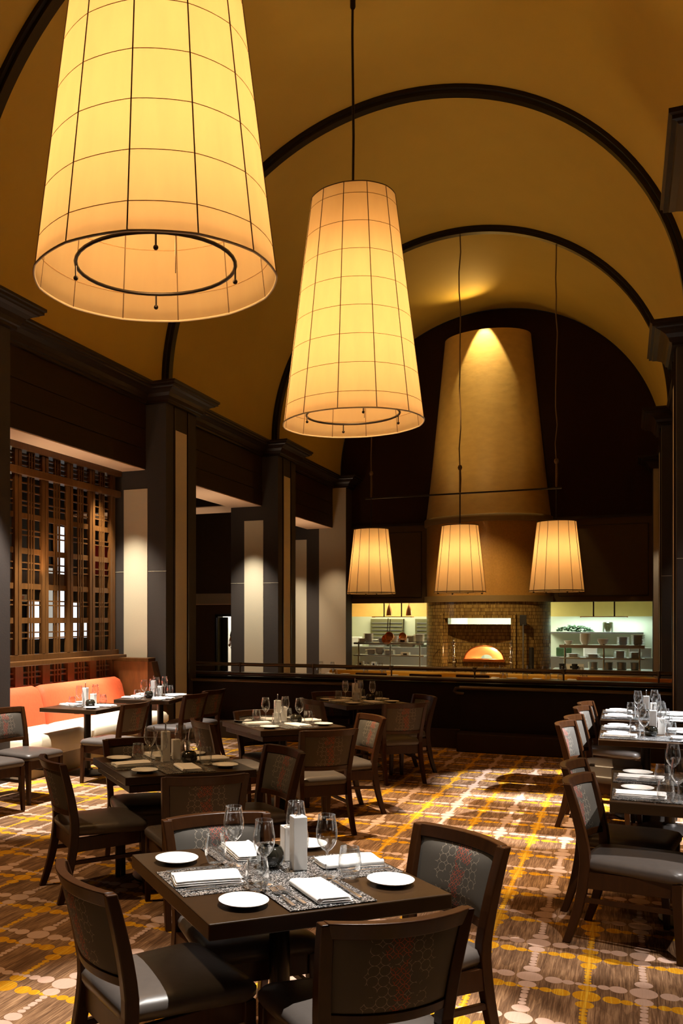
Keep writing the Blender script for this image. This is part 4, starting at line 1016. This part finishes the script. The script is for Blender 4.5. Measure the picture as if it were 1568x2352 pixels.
# ------------------------------------------------------------------ room seen through the lattice
ws = [0]
def glow(y0, y1, z0, z1, x, mat):
    ws[0] += 1
    w = struct(MB().box(x - .03, x, y0, y1, z0, z1), 'window_%d' % ws[0], mat)
    for (a0, a1, b0, b1) in ((y0 - .05, y0, z0 - .05, z1 + .05), (y1, y1 + .05, z0 - .05, z1 + .05), (y0, y1, z0 - .05, z0), (y0, y1, z1, z1 + .05)):
        MB().box(x - .03, x + .03, a0, a1, b0, b1).build('window_frame', 'wood', w)
M['day'] = emit('daylight_pane', (.92, .96, 1.0), 1.15); M['day2'] = emit('curtained_pane', (1, .93, .80), .45)
LX = -10.6
def wx(px): return px
for y0, y1, z0, z1, mt in ((14.60, 15.10, 1.32, 2.06, 'day'), (15.18, 15.44, 1.32, 2.75, 'day2'), (15.50, 15.94, 1.32, 3.62, 'day'), (16.08, 16.44, 1.32, 2.06, 'day'), (16.56, 16.80, 1.32, 1.70, 'day'), (12.6, 14.4, 1.32, 1.62, 'day2')):
    glow(y0, y1, z0, z1, LX, mt)
struct(MB().box(LX - .2, LX - .035, 10.0, 20.0, 0, 4.5), 'wall_lounge', 'black')
struct(MB().box(LX - .03, LX + .25, 11.5, 20, 2.35, 2.62), 'lounge_beam', 'wood_mid', None)['kind'] = 'structure'
slab('lounge_counter', LX + .05, LX + .7, 11.8, 18, 0, 1.05, 'wood', 'dark counter in the lounge behind the lattice screen', 'counter')
slab('white_board', LX - .035, LX + .06, 17.7, 18.9, 2.02, 2.3, 'signwhite', 'pale board high on the lounge wall behind the lattice', 'board')
slab('red_panel', LX - .035, LX + .05, 16.9, 18.6, 2.7, 3.35, 'redlac', 'dark red panel on the lounge wall behind the lattice', 'panel')
slab('orange_crate', LX + .3, LX + .7, 13.0, 13.35, 1.051, 1.9, 'wood_mid', 'brown wood cabinet on the lounge counter behind the lattice', 'cabinet')
# exit sign in the lounge
sg = empty('exit_sign', (LX + .5, 13.66, 2.03), 0, 'pale exit sign with red letters seen through the lattice', 'sign')
MB().box(-.03, .03, -.20, .20, 0, .14).build('sign_body', 'signwhite', sg, bevel=.006)
cu = bpy.data.curves.new('exit_letters', 'FONT'); cu.body = 'EXIT'; cu.size = .10; cu.extrude = .002; cu.align_x = 'CENTER'; cu.align_y = 'CENTER'
to = bpy.data.objects.new('tmp_text', cu); COL.objects.link(to); bpy.context.view_layer.update()
me = bpy.data.meshes.new_from_object(to.evaluated_get(bpy.context.evaluated_depsgraph_get())); bpy.data.objects.remove(to)
lt = bpy.data.objects.new('sign_letters', me); COL.objects.link(lt); me.materials.clear(); me.materials.append(M['signred']); lt.parent = sg
lt.location = (.034, .0, .07); lt.rotation_euler = (pi / 2, 0, pi / 2)
MB().bar((0, 0, .14), (0, 0, 2.5), .02, .02).build('sign_stem', 'metal_dark', sg)
# ------------------------------------------------------------------ person half hidden in the service doorway
pe = empty('person', (-9.29, 22.1, 0), radians(-12), 'person in dark short sleeved shirt, arm bent, half hidden in the service doorway', 'person')
def skin_body(name, V, E_, R_, mat, parent):
    me = bpy.data.meshes.new(name); me.from_pydata(V, E_, []); o = bpy.data.objects.new(name, me); COL.objects.link(o)
    o.modifiers.new('skin', 'SKIN'); s = o.modifiers.new('sub', 'SUBSURF'); s.levels = 1; s.render_levels = 2
    for i, r in enumerate(R_): me.skin_vertices[0].data[i].radius = r if isinstance(r, tuple) else (r, r)
    me.skin_vertices[0].data[0].use_root = True
    bpy.context.view_layer.update(); dg = bpy.context.evaluated_depsgraph_get()
    m2 = bpy.data.meshes.new_from_object(o.evaluated_get(dg)); bpy.data.objects.remove(o)
    q = bpy.data.objects.new(name, m2); COL.objects.link(q); m2.materials.clear(); m2.materials.append(M[mat]); m2.shade_smooth(); q.parent = parent; return q
V = [(0, 0, .95), (0, 0, 1.18), (0, 0, 1.38), (0, 0, 1.46), (0, -.01, 1.53), (0, -.015, 1.62), (0, -.01, 1.71),
     (-.17, 0, 1.38), (-.30, .03, 1.13), (-.16, -.20, 1.03), (.17, 0, 1.38), (.28, .03, 1.13), (.16, -.2, 1.05),
     (-.10, 0, .90), (-.11, -.01, .50), (-.11, .02, .08), (-.12, -.15, .035), (.10, 0, .90), (.11, -.01, .50), (.11, .02, .08), (.12, -.15, .035)]
E_ = [(0, 1), (1, 2), (2, 3), (3, 4), (4, 5), (5, 6), (2, 7), (7, 8), (8, 9), (2, 10), (10, 11), (11, 12), (0, 13), (13, 14), (14, 15), (15, 16), (0, 17), (17, 18), (18, 19), (19, 20)]
R_ = [(.15, .11), (.14, .10), (.15, .10), .055, .06, (.075, .095), .06, .06, .042, .03, .06, .042, .03, .085, .058, .04, .035, .085, .058, .04, .035]
skin_body('body', V, E_, R_, 'skin', pe)
V2 = [(0, 0, .92), (0, 0, 1.18), (0, 0, 1.39), (-.18, 0, 1.385), (-.255, .02, 1.22), (.18, 0, 1.385), (.25, .02, 1.22)]
skin_body('shirt', V2, [(0, 1), (1, 2), (2, 3), (3, 4), (2, 5), (5, 6)], [(.165, .125), (.155, .115), (.16, .112), .078, .064, .078, .064], 'cloth_dark', pe)
V3 = [(0, 0, .96), (-.10, 0, .88), (-.11, -.01, .50), (-.11, .02, .10), (.10, 0, .88), (.11, -.01, .50), (.11, .02, .10)]
skin_body('trousers', V3, [(0, 1), (1, 2), (2, 3), (0, 4), (4, 5), (5, 6)], [(.15, .12), .10, .072, .058, .10, .072, .058], 'black', pe)
for sx, wr in ((-1, Vector((-.16, -.20, 1.03))), (1, Vector((.16, -.20, 1.05)))):
    HV = [tuple(wr), tuple(wr + Vector((-sx * .03, -.06, .0)))]; HE = [(0, 1)]; HR = [.026, (.036, .018)]
    for k in range(4):
        b = wr + Vector((-sx * .03, -.06, 0)) + Vector((0, -.015, .027 - .018 * k)); ln = (.034, .040, .037, .028)[k]
        HV += [tuple(b + Vector((-sx * .015, -.02, 0))), tuple(b + Vector((-sx * (.015 + ln * .8), -.02 - ln * .5, -.004))), tuple(b + Vector((-sx * (.015 + ln * 1.5), -.01, -.008)))]
        i = len(HV) - 3; HE += [(1, i), (i, i + 1), (i + 1, i + 2)]; HR += [.0095, .009, .008]
    HV += [tuple(wr + Vector((-sx * .035, -.02, .035))), tuple(wr + Vector((-sx * .065, -.045, .045)))]; i = len(HV) - 2; HE += [(0, i), (i, i + 1)]; HR += [.011, .009]
    skin_body('hand', HV, HE, HR, 'skin', pe)
mb = MB().sphere((0, .012, 1.675), .088, 14, .92, 1.05, 1.0); mb.build('hair', 'black', pe, smooth=60)
mb = MB()
for sx in (-1, 1): mb.sphere((sx * .03, -.088, 1.645), .010, 8)
mb.build('eyes', 'white', pe, smooth=60)
mb = MB().sphere((0, -.108, 1.61), .014, 8, .8, 1, 1.4).sphere((-.076, 0, 1.62), .02, 8, .4, .8, 1.3).sphere((.076, 0, 1.62), .02, 8, .4, .8, 1.3).sphere((0, -.095, 1.572), .018, 8, 1.3, .5, .35)
mb.build('face_features', 'skin', pe, smooth=60)
# ------------------------------------------------------------------ light
WARM = (1, .58, .24); NEUT = (1, .86, .68); DAY = (.97, .98, 1.0); GOLD = (1, .64, .20)
for L, y in ((L1, 5.036), (L2, 9.57)):
    for z, e in ((4.10, 20), (4.55, 21), (5.25, 22)): light('POINT', 'pendant_bulb', (VX + .037, y, z), e, WARM, size=.10)
for x in (-4.26, -2.655, -1.05): light('POINT', 'trio_bulb', (x, TY, 2.9), 20, WARM, size=.07)
# unseen fill spots added above the cornices to brighten the vault
for k in (-2, -1, 0, 1):
    yc = Y1 + k * SP + PL / 2 + SP / 2
    light('SPOT', 'vault_fill', (XL + .15, yc, 5.15), 120, GOLD, (VX + 2.2, yc + .3, 7.4), .25, 105, 1)
    light('SPOT', 'vault_fill', (XR - .15, yc, 5.15), 34, GOLD, (VX - 1.8, yc + .3, 8.0), .25, 110, 1)
# hood accent light and its glow on the vault
light('SPOT', 'hood_spot', (HX + .04, YB - 1.02, 8.56), 620, (1, .76, .36), (HX + .08, YB - 1.02, 6.0), .03, 50, .2)
light('SPOT', 'hood_spot', (HX + .0, YB - 6.0, 5.4), 150, (1, .68, .26), (HX, YB - 1.0, 5.6), .1, 34, 1)
light('SPOT', 'hood_uplight', (HX - .1, YB - .95, 8.02), 75, GOLD, (HX - .35, YB - 1.7, 8.7), .05, 100, 1)
light('SPOT', 'oven_front_fill', (HX - .2, YB - 4.2, 4.6), 520, (1, .72, .34), (HX, YB - 1.1, 1.7), .06, 50, .8)  # added fill without a fixture, brightens the mosaic around the oven
# column washers in the soffits
for k in (0, 1):
    y0 = Y1 + k * SP; light('SPOT', 'column_washer', (-6.40, y0 - .62, 3.83), 620, (1, .90, .72), (-6.40, y0 - .42, 0), .04, 62, .8)
light('SPOT', 'column_washer', (-6.15, Y1 + 2 * SP - .7, 3.83), 260, (1, .82, .58), (-6.15, Y1 + 2 * SP - .45, 0), .04, 66, .8)
light('SPOT', 'column_washer', (-7.05, Y1 + 2 * SP - .75, 3.83), 400, (1, .86, .66), (-7.05, Y1 + 2 * SP - .5, 0), .04, 60, .8)
light('SPOT', 'column_washer', (.85, Y1 + 2 * SP - .55, 3.83), 60, (1, .86, .66), (.62, Y1 + 2 * SP - .2, 1.5), .04, 60, .7)
light('SPOT', 'column_washer', (1.15, Y1 + SP - .6, 3.83), 70, (1, .90, .74), (1.0, Y1 + SP - .4, 0), .04, 60, .7)
light('SPOT', 'column_washer', (1.05, Y1 - .6, 3.83), 60, (1, .90, .78), (.9, Y1 - .4, 0), .04, 60, .7)
# added uplights in mid air, standing in for light bounced onto the soffits
for k in (-1, 0, 1):
    light('SPOT', 'soffit_bounce_fill', (-6.60, Y1 + k * SP + PL + 1.6, 2.3), 60, (1, .74, .50), (-6.56, Y1 + k * SP + PL + 1.9, 3.86), .2, 125, 1)
light('SPOT', 'soffit_bounce_fill', (-8.0, Y1 + SP + .5, 2.6), 20, (1, .74, .50), (-8.0, Y1 + SP + .5, 3.86), .2, 110, 1)
# banquette downlights and lattice grazers
light('SPOT', 'banquette_spot', (-5.75, 9.0, 4.5), 1900, (1, .96, .90), (-5.95, 9.25, .5), .05, 48, .35)
light('SPOT', 'banquette_spot', (-5.5, 10.4, 4.5), 420, (1, .96, .90), (-5.6, 10.2, .5), .05, 36, .35)
light('SPOT', 'banquette_spot', (-5.3, 7.2, 4.5), 1900, (1, .92, .82), (-5.2, 7.4, 0), .05, 46, .3)
light('SPOT', 'lattice_spot', (-6.2, 8.7, 3.8), 9, (1, .68, .34), (-6.72, 8.9, 2.4), .05, 100, .8)
light('SPOT', 'lattice_spot', (-6.2, 10.3, 3.8), 5, (1, .68, .34), (-6.72, 10.4, 2.2), .05, 100, .8)
# room spots
light('SPOT', 'floor_spot', (-3.3, 6.9, 8.3), 3600, (1, .72, .42), (-1.35, 7.55, 0), .06, 25, .3)
light('SPOT', 'floor_spot', (-3.6, 6.3, 7.8), 1700, (1, .78, .50), (-2.85, 7.8, .7), .05, 20, .5)
light('SPOT', 'row_spot', (2.0, 10.1, 3.4), 2500, DAY, (.30, 9.95, .75), .03, 33, .25)
light('SPOT', 'row_spot', (2.0, 8.7, 3.4), 2500, DAY, (.30, 8.45, .75), .03, 33, .25)
light('SPOT', 'row_spot', (1.9, 5.6, 3.4), 560, (1, .95, .9), (.25, 5.75, .7), .03, 34, .3)
light('SPOT', 'table_spot', (-.35, 4.35, 7.5), 4000, (1, .95, .88), (-1.15, 3.2, .7), .03, 23, .3)
light('SPOT', 'front_floor_fill', (.9, 3.3, 3.8), 330, (1, .90, .80), (-.1, 4.1, 0), .05, 60, .5)  # added ambient fill over the floor at lower right
light('SPOT', 'left_floor_fill', (-4.9, 3.0, 5.2), 430, (1, .66, .34), (-2.9, 4.0, 0), .08, 52, .6)  # unseen warm fill put in for the floor at lower left
light('SPOT', 'far_table_spot', (-3.2, 8.7, 8.0), 45, (1, .72, .42), (-2.9, 10.4, .7), .06, 26, .6)
light('SPOT', 'rail_table_spot', (-2.8, 13.4, 6.0), 300, (1, .76, .42), (-2.4, 15.2, .7), .1, 70, .7)
# kitchen
light('AREA', 'kitchen_light', (-5.1, 21.22, 2.34), 200, (1, .93, .58), (-5.1, 21.6, 0), sx=1.6, sy=.2)
light('AREA', 'kitchen_light', (-.4, 21.22, 2.34), 200, (1, .95, .58), (-.4, 21.6, 0), sx=1.8, sy=.2)
light('AREA', 'kitchen_cool_light', (-.4, 23.75, 1.74), 26, (.78, 1, .95), (-.4, 24.0, 0), sx=1.9, sy=.2)
light('AREA', 'kitchen_back_light', (-5.6, 23.2, 2.3), 45, (1, .93, .62), (-5.6, 23.9, 1), sx=1.6, sy=.4)
light('AREA', 'kitchen_mid_light', (HX, 23.0, 2.3), 90, (.95, 1, .80), (HX, 23.3, 0), sx=1.4, sy=.6)
light('POINT', 'oven_fire', (HX + .17, OY + .16, 1.00), 22, (1, .66, .30), size=.05)
light('AREA', 'service_room_light', (-9.9, 23.3, 2.7), 110, (1, .97, .88), (-9.2, 23.4, 0), sx=1.2, sy=1)
light('POINT', 'lounge_lamp', (-9.6, 12.5, 3.0), 10, (1, .80, .55), size=.15); light('POINT', 'lounge_lamp', (-9.4, 16.0, 3.0), 10, (1, .80, .55), size=.15)
w = bpy.data.worlds.new('World'); S.world = w; w.use_nodes = True
bg = w.node_tree.nodes['Background']; bg.inputs[0].default_value = (1, .7, .45, 1); bg.inputs[1].default_value = .003
# ------------------------------------------------------------------ camera
cd = bpy.data.cameras.new('camera'); cam = bpy.data.objects.new('camera', cd); COL.objects.link(cam)
cam.location = (0, 0, 1.72); cam.rotation_euler = (pi / 2, 0, .424238)
cd.sensor_fit = 'HORIZONTAL'; cd.sensor_width = 36; cd.lens = 2078.879 / 1568 * 36
cd.shift_x = (784 - 493.893) / 1568; cd.shift_y = (1421.409 - 1176) / 1568
cd.clip_start = .05; cd.clip_end = 100
S.camera = cam
S.view_settings.view_transform = 'Standard'; S.view_settings.look = 'None'; S.view_settings.gamma = 1; S.view_settings.use_curve_mapping = False
S.view_settings.exposure = 0
